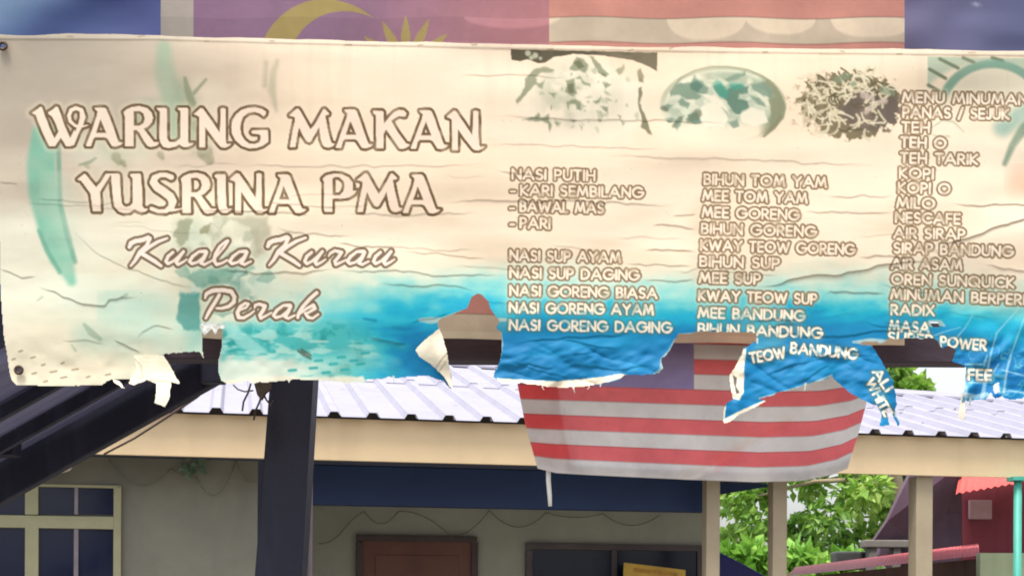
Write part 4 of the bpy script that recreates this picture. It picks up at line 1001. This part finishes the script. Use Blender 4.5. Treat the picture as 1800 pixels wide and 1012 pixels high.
nrm = (EN * -math.sin(SLP) + Vector((0, 0, 1)) * math.cos(SLP))
p_e = HL + EN * -.07 + Vector((0, 0, zf_top + .002))
def onroof(px, py):
    h = hit(px, py, p_e, nrm) - HL
    return h.dot(EU), h.dot(EN)
ra, rb = onroof(820, 646), onroof(1650, 700)
kr = (rb[1] - ra[1]) / (rb[0] - ra[0])
dr = lambda u: max(.5, ra[1] + kr * (u - ra[0]))
def roof_tier(t0, t1, lift, name='roof_sheet'):
    mb = MB(); u = uL; pr = []
    while u < uR:
        pr += [(u, 0), (u + .155, 0), (u + .175, .03), (u + .225, .03), (u + .245, 0)]; u += .25
    for (ua, ha), (ub, hb) in zip(pr, pr[1:]):
        if ub - ua < 1e-4: continue
        def q(uu, t, h):
            d = -.07 + (dr(uu) + .07) * t
            return (uu, d - h * math.sin(SLP), zf_top + .002 + (d + .07) * tanS + (h + lift) / math.cos(SLP))
        mb.quad(q(ua, t0, ha), q(ub, t0, hb), q(ub, t1, hb), q(ua, t1, ha))
    o = mb.build(name, roofm, house)
    s = o.modifiers.new('thickness', 'SOLIDIFY'); s.thickness = .0025; s.offset = 1
    return o
roof_tier(0, .56, 0); roof_tier(.53, .995, .006)
mb = MB(); u = uL; pr = []
while u < uR:
    pr += [(u, 0), (u + .155, 0), (u + .175, .03), (u + .225, .03), (u + .245, 0)]; u += .25
zc_ = lambda h: zf_top + .002 + .085 * tanS + h - .004
for (ua, ha), (ub, hb) in zip(pr, pr[1:]):
    mb.quad((ua, .016, zf_top - .05), (ub, .016, zf_top - .05), (ub, .016, zc_(hb)), (ua, .016, zc_(ha)))
mb.build('rib_shade_infill', mat('rib_shade', (78, 74, 72), .9, .2, 8), house)  # dark infill added to stand in for shade inside the roof ribs
mb = MB()
def rq(u, d, h): return (u, d, zf_top + .002 + (d + .07) * tanS + h)
for (d0, h0, d1, h1) in ((-.16, .040, 0, .062), (0, .062, .14, .02)):
    mb.quad(rq(uL, dr(uL) + d0, h0), rq(uR, dr(uR) + d0, h0), rq(uR, dr(uR) + d1, h1), rq(uL, dr(uL) + d1, h1))
mb.quad(rq(uL, dr(uL) - .16, .020), rq(uR, dr(uR) - .16, .020), rq(uR, dr(uR) - .16, .040), rq(uL, dr(uL) - .16, .040))
mb.build('ridge_cap', roofm, house)
# rear slope and eaves lining so that nothing is open from the side
mb = MB()
mb.quad((uL, dr(uL) + .05, rq(0, dr(uL), .03)[2]), (uR, dr(uR) + .05, rq(0, dr(uR), .03)[2]), (uR, dr(uR) + .9, rq(0, dr(uR), -.2)[2]), (uL, dr(uL) + .9, rq(0, dr(uL), -.2)[2]))
mb.build('rear_roof', roofm, house)
# soffit lining behind the fascia
soff = mat('soffit_board', (70, 76, 96), .8, .12, 3)
hpart('soffit', soff, ((uL, .014, zf_bot + .02), (loc(1350, 850, .9)[0], 1.75, zf_bot + .035)))
# walls: a bay flush with the eaves on the left, a recess behind the right half
uw = loc(470, 900, .32)[0]
ue = loc(1244, 900, 1.6)[0]
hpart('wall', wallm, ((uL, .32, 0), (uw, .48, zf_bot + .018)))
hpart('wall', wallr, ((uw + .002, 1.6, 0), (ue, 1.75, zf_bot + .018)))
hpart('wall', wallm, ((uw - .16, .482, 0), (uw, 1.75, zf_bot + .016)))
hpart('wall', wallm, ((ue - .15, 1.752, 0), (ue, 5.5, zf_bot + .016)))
navyb = mat('navy_lintel', (30, 52, 92), .65, .12, 3)
b_ = hbox(500, 806, 1244, 897, .45, .6)
b_ = ((b_[0][0], .45, loc(900, 892, .45)[2]), (b_[1][0], .6, zf_bot + .0165))
hpart('beam', navyb, b_, bevel=.004)
u0, _, z0 = loc(1262, 869, 1.0); u1 = loc(1372, 869, 1.0)[0]
MB().prism([(u0, 1.0, zf_bot + .012), (u1, 1.0, zf_bot + .012), (u0, 1.0, z0)], (0, .04, 0)).build('gusset', navyb, house)
# left window: outer frame, transom, mullions, panes
dg = bpy.data.materials.new('dark_glass'); dg.use_nodes = True
b = dg.node_tree.nodes['Principled BSDF']; b.inputs['Base Color'].default_value = (*lin((24, 30, 54)), 1); b.inputs['Roughness'].default_value = .12
_n = dg.node_tree.nodes.new('ShaderNodeTexNoise'); _n.inputs['Scale'].default_value = 3
_r = dg.node_tree.nodes.new('ShaderNodeMapRange'); _r.inputs[3].default_value = .06; _r.inputs[4].default_value = .25
dg.node_tree.links.new(_n.outputs['Fac'], _r.inputs[0]); dg.node_tree.links.new(_r.outputs[0], b.inputs['Roughness'])
b.inputs['Specular IOR Level'].default_value = .35
D = .285
fr = MB()
for (x0, y0, x1, y1) in ((-230, 848, 212, 853), (-230, 904, 199.5, 926), (44, 853.2, 67, 903.8), (44, 926.2, 67, 1075), (199.7, 853.2, 212, 1075), (-150, 853.2, -136, 903.8), (-150, 926.2, -136, 1075)):
    fr.box(*hbox(x0, y0, x1, y1, D, .318))
win = fr.build('window', framem, house, bevel=.003)
for (x0, y0, x1, y1) in ((131, 853.4, 137, 903.6), (130, 926.4, 137, 1074), (-46, 853.4, -40, 903.6), (-46, 926.4, -40, 1074)):
    MB().box(*hbox(x0, y0, x1, y1, D + .008, .3165)).build('mullion', gpipe, win)
for (x0, y0, x1, y1) in ((67.2, 853.4, 130.8, 903.6), (137.2, 853.4, 199.4, 903.6), (67.2, 926.4, 129.8, 1074), (137.2, 926.4, 199.4, 1074), (-39.8, 853.4, 43.8, 903.6), (-39.8, 926.4, 43.8, 1074), (-135.8, 853.4, -46.2, 903.6), (-135.8, 926.4, -46.2, 1074)):
    MB().box(*hbox(x0, y0, x1, y1, D + .022, .316)).build('pane', dg, win)
# door and dark window in the recess
doorf = mat('door_frame', (72, 62, 62), .6, .2, 5)
doorm = mat('door_leaf', (104, 68, 60), .55, .2, 3, streak=((80, 52, 48), .5, 8, .8))
fr = MB()
for q in ((627, 941, 839, 951), (627, 951.3, 637, 1300), (829, 951.3, 839, 1300)): fr.box(*hbox(*q, 1.555, 1.597))
dr_ = MB().box(*hbox(637.4, 951.4, 828.6, 1300, 1.572, 1.596)).build('door', doorm, house)
fr.build('frame', doorf, dr_, bevel=.003)
bk = MB()
for q in ((660, 975, 806, 1100),): bk.box(*hbox(*q, 1.566, 1.5715))
bk.build('panel', doorm, dr_, bevel=.004)
fr = MB()
for q in ((925, 956, 1240, 966), (925, 966.3, 935, 1150), (1226, 966.3, 1240, 1150), (1075, 966.3, 1084, 1150)): fr.box(*hbox(*q, 1.56, 1.597))
w2 = fr.build('window', mat('dark_frame', (84, 78, 82), .6, .2, 5), house, bevel=.003)
for q in ((935.3, 966.4, 1074.7, 1149), (1084.3, 966.4, 1225.7, 1149)): MB().box(*hbox(*q, 1.578, 1.596)).build('pane', dg, w2)
# veranda columns
for (x0, x1, d) in ((1242, 1266, .20), (1359, 1384, .20), (1611, 1640, .03)):
    u0 = loc(x0, 900, d)[0]; u1 = loc(x1, 900, d)[0]
    MB().box((u0, d, 0), (u1, d + (u1 - u0), zf_bot + .0195 if d > .1 else zf_bot - .001)).build('column', colm, house, bevel=.006)
# turquoise post at the right
tq = mat('turquoise_paint', (66, 156, 140), .5, .12, 6, streak=((60, 130, 120), .4, 9, 1))
u0, _, zt_ = loc(1782.5, 842, -.05)
c = HL + EU * u0 + EN * -.10
tp = thing('turquoise_post', (c.x, c.y, 0), 'slim turquoise painted metal post at the far right under the cream fascia', 'post')
mb = MB(); mb.tube([(0, 0, .03), (0, 0, 1.2), (0, 0, zf_bot - .03)], .028, 16); mb.build('shaft', tq, tp, True)
MB().box((-.07, -.07, 0), (.07, .07, .03)).build('base_plate', tq, tp)
MB().box((-.05, -.05, zf_bot - .03), (.05, .09, zf_bot - .003)).build('cap', tq, tp)

# white strip tucked in the corner under the awning
def hw(px, py, d): return HL + EU * loc(px, py, d)[0] + EN * d + Vector((0, 0, loc(px, py, d)[2]))
mb = MB()
mb.prism([hw(70, 839, .22), hw(98, 833, .22), hw(122, 826, .22), hw(126, 821, .22), hw(104, 824, .22), hw(84, 826, .22)], EN * .03)
tag(mb.build('gutter_offcut', mat('white_plastic', (226, 216, 196), .5, .1)), 'short white plastic gutter piece above the left window', 'gutter')

# cables and garland
cabm = mat('brown_cable', (84, 66, 58), .6, .2, 20)
mb = MB(); mb.tube([P(386, 664, 6.3), P(345, 698, 6.8), P(292, 734, 7.6), P(236, 770, 8.4), hw(184, 797, -.02)], .007, 8)
tag(mb.build('cable', cabm, None, True), 'taut brown cable running from the awning end down to the house eaves', 'cable')
grm = mat('garland_wire', (104, 106, 94), .7, .3, 30)
def swag(pts, d, r):
    out = []
    for (x0, y0), (x1, y1), sag in pts:
        for i in range(9):
            t_ = i / 8
            out.append(hw(x0 + (x1 - x0) * t_, y0 + (y1 - y0) * t_ + sag * 4 * t_ * (1 - t_), d))
    return out
mb = MB(); mb.tube(swag([((190, 806), (300, 822), 38), ((300, 822), (345, 838), 6), ((345, 838), (415, 808), 46), ((415, 808), (452, 842), 18)], .30, .004), .0026, 6)
gar = tag(mb.build('garland', grm, None, True), 'thin drooping wire garland with green leaves on the house wall left of the post', 'garland')
lf = mat('faded_green', (92, 114, 94), .7, .25, 30)
mb = MB(); R = random.Random(3)
for k in range(26):
    c = hw(335 + R.gauss(0, 14), 822 + R.gauss(0, 9), .27 + R.uniform(-.03, .02)); a = R.uniform(0, 6.28); s = R.uniform(.02, .045)
    e1 = Vector((math.cos(a), R.uniform(-.3, .3), math.sin(a))) * s; e2 = Vector((-math.sin(a), R.uniform(-.4, .4), math.cos(a))) * s * .45
    mb.quad(c - e1, c + e2, c + e1, c - e2)
mb.build('leaf_bunch', lf, gar)
mb = MB(); mb.tube(swag([((560, 955), (600, 935), 6), ((600, 935), (640, 898), -4), ((640, 898), (700, 898), 22), ((700, 898), (790, 940), -12), ((790, 940), (860, 896), 14), ((860, 896), (960, 900), 28), ((960, 900), (1060, 902), 8), ((1060, 902), (1160, 904), 20)], 1.56, .004), .003, 6)
tag(mb.build('wall_wire', grm, None, True), 'thin slack wire looping over the recessed wall above the brown door', 'wire')
# wire tangle beside the navy post
twm = mat('rusty_wire', (74, 62, 58), .7, .3, 30)
mb = MB(); R = random.Random(9)
mb.tube([P(441, 674, 5.66), P(436, 690, 5.68), P(428, 706, 5.7), P(426, 722, 5.7)], .004, 6)
mb.tube([P(462, 690, 5.66), P(456, 706, 5.65), P(449, 722, 5.66), P(446, 738, 5.67)], .004, 6)
mb.tube([P(462, 690, 5.66), P(468, 702, 5.66), P(476, 712, 5.67), P(480, 704, 5.69)], .004, 6)
mb.tube([P(410, 676, 5.7), P(418, 684, 5.7), P(430, 688, 5.68), P(445, 686, 5.66)], .003, 6)
tg = tag(mb.build('wire_tangle', twm, None, True), 'tangle of loose rusty wire hanging left of the navy post under the banner hem', 'wire')
mb = MB(); mb.prism([P(446, 672, 5.64), P(476, 668, 5.64), P(476, 682, 5.64), P(466, 690, 5.64), P(459, 702, 5.64), P(452, 694, 5.64)], (0, .03, 0)); mb.build('bracket', twm, tg)

# yellow notice and blue tarpaulin by the recess
ybm = mat('yellow_board', (206, 172, 74), .6, .12, 4, streak=((170, 120, 70), .5, 5, 5))
p = [hw(1097, 988, 1.40), hw(1205, 1001, 1.40), hw(1205, 1100, 1.40), hw(1092, 1090, 1.40)]
yb = tag(MB().prism(p, EN * .012).build('notice_board', ybm), 'tilted yellow notice board leaning in front of the dark window', 'notice board')
MB().prism([hw(1113, 997, 1.396), hw(1190, 1006, 1.396), hw(1190, 1012, 1.396), hw(1113, 1004, 1.396)], EN * .002).build('blurred_lettering', mat('faded_red_ink', (188, 142, 66), .7, .35, 30), yb)
btm = mat('blue_plastic', (48, 52, 128), .5, .2, 5, bump=.2, bscale=12)
Y_ = 12.4
mb = MB(); tri = [(1262, 968), (1282, 978), (1310, 992), (1335, 1006), (1352, 1016), (1362, 1080), (1255, 1090)]
mb.prism([P(x, y, Y_) for x, y in tri], (0, .5, 0))
tag(mb.build('plastic_sheet', btm, None, bevel=.02), 'deep blue plastic sheet draped behind the first veranda column', 'sheet')

# ------------------------------------------------------------------ red house at the right
RY = 15.0
rh = thing('red_house', (P(1760, 1000, RY).x, RY, 0), 'dark red wooden house with steep purple roof at the right behind the columns', 'house')
redw = mat('red_boards', (128, 54, 66), .7, .2, 2, streak=((104, 40, 56), .6, 14, .6))
purp = mat('purple_roof', (96, 76, 92), .75, .25, 1.5, bump=.2, streak=((64, 52, 66), .5, 5, 1.2))
redr = mat('red_roof_sheet', (214, 84, 76), .5, .12, 3)
pinkr = mat('pink_roof_sheet', (206, 110, 116), .5, .18, 3, streak=((150, 70, 78), .5, 6, 6))
add_child(MB().prism([P(1690, 838, RY), P(2050, 838, RY), P(2050, 1400, RY), P(1690, 1400, RY)], (0, .15, 0)), 'wall', redw, rh)
add_child(MB().prism([P(1603, 826, RY - .6), P(1690, 815, RY - .6), P(1692, 968, RY - .05), P(1640, 972, RY - .05), P(1536, 950, RY - .6), P(1560, 915, RY - .6)], (0, .12, 0)), 'roof', purp, rh)
add_child(MB().prism([P(1560, 918, RY - .3), P(1690, 900, RY - .3), P(1690, 1030, RY - .3), P(1600, 1030, RY - .3), P(1545, 975, RY - .3)], (0, .2, 0)), 'gable', purp, rh)
mb = MB(); n_ = 24
e0, e1 = P(1680, 869, 13.9), P(1800, 848, 13.9); t0, t1 = P(1688, 826, 14.9), P(1815, 800, 14.9)
e1 = e0 + (e1 - e0) * 2.5; t1 = t0 + (t1 - t0) * 2.5
for i in range(n_ * 2):
    a_, b_ = i / (n_ * 2), (i + 1) / (n_ * 2); h = (.02 if i % 2 else 0), (.02 if (i + 1) % 2 else 0)
    mb.quad(e0.lerp(e1, a_) + Vector((0, 0, h[0])), e0.lerp(e1, b_) + Vector((0, 0, h[1])), t0.lerp(t1, b_) + Vector((0, 0, h[1])), t0.lerp(t1, a_) + Vector((0, 0, h[0])))
add_child(mb, 'porch_roof', redr, rh)
add_child(bx_px(MB(), 1704, 878, 1744, 912, RY - .05, RY - .004), 'vent_panel', mat('vent_plastic', (176, 148, 150), .7, .15, 8), rh, bevel=.01)
# lean-to with pink sheets
lt = thing('lean_to', (P(1560, 1000, 13.6).x, 13.6, 0), 'low lean-to with pinkish red sheet roof between two columns', 'shed')
mb = MB(); e0, e1 = P(1380, 1013, 13.2), P(1722, 976, 13.2); t0, t1 = P(1400, 996, 14.0), P(1720, 955, 14.2)
N_ = 110
for i in range(N_):
    a_, b_ = i / N_, (i + 1) / N_; h = (.004 if i % 2 else 0), (.004 if (i + 1) % 2 else 0)
    mb.quad(e0.lerp(e1, a_) + Vector((0, 0, h[0])), e0.lerp(e1, b_) + Vector((0, 0, h[1])), t0.lerp(t1, b_) + Vector((0, 0, h[1])), t0.lerp(t1, a_) + Vector((0, 0, h[0])))
add_child(mb, 'roof_sheet', pinkr, lt)
mb = MB(); mb.prism([P(1384, 1016, 13.3), P(1718, 981, 13.3), P(1718, 1400, 13.3), P(1384, 1400, 13.3)], (0, .1, 0))
add_child(mb, 'front_boards', mat('brown_boards', (92, 70, 64), .8, .3, 3, streak=((60, 44, 42), .6, 10, .5)), lt)
# concrete railing
gc = mat('grey_concrete', (132, 128, 124), .9, .2, 6, bump=.2)
cl = thing('balustrade', (P(1565, 1000, 14.45).x, 14.45, 0), 'grey concrete balustrade rail behind the pink lean-to roof', 'railing')
add_child(bx_px(MB(), 1520, 948, 1615, 962, 14.4, 14.6), 'rail', gc, cl, bevel=.01)
for x in (1528, 1570, 1606): add_child(bx_px(MB(), x, 962.3, x + 13, 1150, 14.42, 14.58), 'baluster', gc, cl, bevel=.01)
add_child(bx_px(MB(), 1470, 968, 1528, 1000, 14.62, 14.9), 'plinth', mat('dark_stone', (74, 76, 76), .9, .3, 6), cl, bevel=.02)
gw = mat('pale_green_wall', (196, 212, 176), .8, .1, 4, streak=((150, 164, 130), .4, 5, 1))
tag(bx_px(MB(), 1722, 971, 2050, 1400, 12.9, 13.0).build('garden_wall', gw, None, bevel=.008), 'pale green garden wall in front of the red house at the right edge', 'wall')

# ------------------------------------------------------------------ trees
def leaf_mat(name, c0, c1, c2):
    m = bpy.data.materials.new(name); m.use_nodes = True
    n, l = m.node_tree.nodes, m.node_tree.links
    b = n['Principled BSDF']; b.inputs['Roughness'].default_value = .5
    a = n.new('ShaderNodeAttribute'); a.attribute_name = 'tint'
    r = n.new('ShaderNodeValToRGB'); e = r.color_ramp.elements
    e[0].color = (*lin(c0), 1); e[1].color = (*lin(c2), 1); k = e.new(.5); k.color = (*lin(c1), 1)
    l.new(a.outputs['Fac'], r.inputs['Fac']); l.new(r.outputs[0], b.inputs['Base Color'])
    t = n.new('ShaderNodeBsdfTranslucent'); l.new(r.outputs[0], t.inputs['Color'])
    ms = n.new('ShaderNodeMixShader'); ms.inputs[0].default_value = .4
    l.new(b.outputs[0], ms.inputs[1]); l.new(t.outputs[0], ms.inputs[2]); l.new(ms.outputs[0], n['Material Output'].inputs['Surface'])
    return m
def crown(name, clumps, per, size, m, parent, seed, droop=.4):
    R = np.random.RandomState(seed); vs, fs, tint = [], [], []
    for (c, rad) in clumps:
        base = R.rand()
        for k in range(per):
            dv = R.randn(3); dv /= np.linalg.norm(dv); rr = rad * R.rand() ** .5
            p = np.array(c) + dv * rr * np.array([1, 1, .8])
            d = dv * .7 + R.randn(3) * .6; d[2] -= droop; d /= np.linalg.norm(d)
            s = np.cross(d, R.randn(3)); s /= np.linalg.norm(s); nn = np.cross(d, s)
            L = size * R.uniform(.6, 1.3); w = L * R.uniform(.28, .42)
            i = len(vs)
            vs += [p, p + d * L * .35 + s * w - nn * w * .3, p + d * L * .4, p + d * L * .35 - s * w - nn * w * .3, p + d * L - nn * L * .15]
            fs += [(i, i + 1, i + 2), (i, i + 2, i + 3), (i + 1, i + 4, i + 2), (i + 2, i + 4, i + 3)]
            tint += [np.clip(.12 + .6 * base + R.uniform(-.28, .34), 0, 1)] * 5
    me = bpy.data.meshes.new(name); me.from_pydata([tuple(v) for v in vs], [], fs); me.update()
    at = me.attributes.new('tint', 'FLOAT', 'POINT'); at.data.foreach_set('value', np.array(tint, np.float32))
    me.materials.append(m); o = bpy.data.objects.new(name, me); COL.objects.link(o); o.parent = parent
    o.matrix_parent_inverse = Matrix.Translation(parent.location).inverted()
    return o
bark = mat('bark', (150, 136, 112), .9, .3, 5, bump=.4, bscale=20)
lm1 = leaf_mat('tree_leaf', (62, 104, 36), (122, 166, 60), (174, 202, 104))
lm2 = leaf_mat('shrub_leaf', (100, 152, 52), (136, 184, 76), (170, 206, 104))
TY = 21.0
tr = thing('tree', (P(1582, 1000, TY).x, TY, 0), 'broad-leaved green tree with pale trunk behind the veranda columns', 'tree')
RT = random.Random(8)
trunk = [Vector((P(1600, 1000, TY).x, TY, 0)), P(1592, 980, TY), P(1584, 900, TY), P(1574, 840, TY), P(1560, 780, TY), P(1520, 720, TY)]
add_child(MB().tube(trunk, [.16, .13, .12, .10, .08, .04], 12), 'trunk', bark, tr, True)
clumps = []
for (x, y, r, dy) in ((1300, 880, 36, 0), (1290, 945, 34, .5), (1340, 920, 36, -.3), (1345, 862, 28, .6), (1420, 850, 36, .9), (1450, 905, 40, -.4), (1500, 870, 44, 0), (1540, 930, 36, .4), (1530, 860, 36, -.6), (1480, 955, 40, .2), (1420, 965, 36, .8), (1560, 890, 28, .7), (1400, 930, 24, 1.2),
                      (1510, 800, 44, 0), (1470, 760, 44, .5), (1540, 760, 40, -.4), (1580, 720, 34, .2), (1600, 690, 28, 0), (1580, 660, 30, .4), (1540, 690, 42, -.3), (1500, 700, 44, .2), (1430, 790, 44, .4), (1390, 800, 40, -.3), (1340, 810, 36, 0), (1560, 640, 26, 0), (1616, 676, 16, .1), (1280, 835, 28, .2), (1590, 845, 16, .5)):
    q = P(x, y, TY + dy); clumps.append(((q.x, q.y, q.z), r / F * TY))
mb = MB()
for (c, r) in clumps[::4]:
    s0 = trunk[3] if c[2] < trunk[4].z else trunk[4]
    mid = s0.lerp(Vector(c), .5) + Vector((RT.uniform(-.1, .1), 0, .12))
    mb.tube([s0, mid, Vector(c)], [.045, .03, .012], 6)
add_child(mb, 'branches', bark, tr, True)
crown('crown', clumps, 150, .17, lm1, tr, 3)
sh = thing('shrub', (P(1420, 1020, 19).x, 19, 0), 'bright green shrub filling the gap below the tree beside the second column', 'shrub')
cl2 = []
for (x, y, r) in ((1280, 985, 26), (1320, 975, 28), (1350, 995, 28), (1400, 985, 30), (1440, 1000, 30), (1300, 1015, 34), (1370, 1025, 40), (1450, 1030, 40), (1490, 990, 24), (1520, 1000, 22)):
    q = P(x, y, 19); cl2.append(((q.x, q.y, q.z), r / F * 19))
mb = MB()
for (c, r) in cl2[::2]: mb.tube([(P(1420, 1020, 19).x, 19, 0), (c[0], 19, c[2] * .6), c], [.03, .022, .008], 6)
add_child(mb, 'stems', bark, sh, True)
crown('foliage', cl2, 110, .20, lm2, sh, 7, -.1)
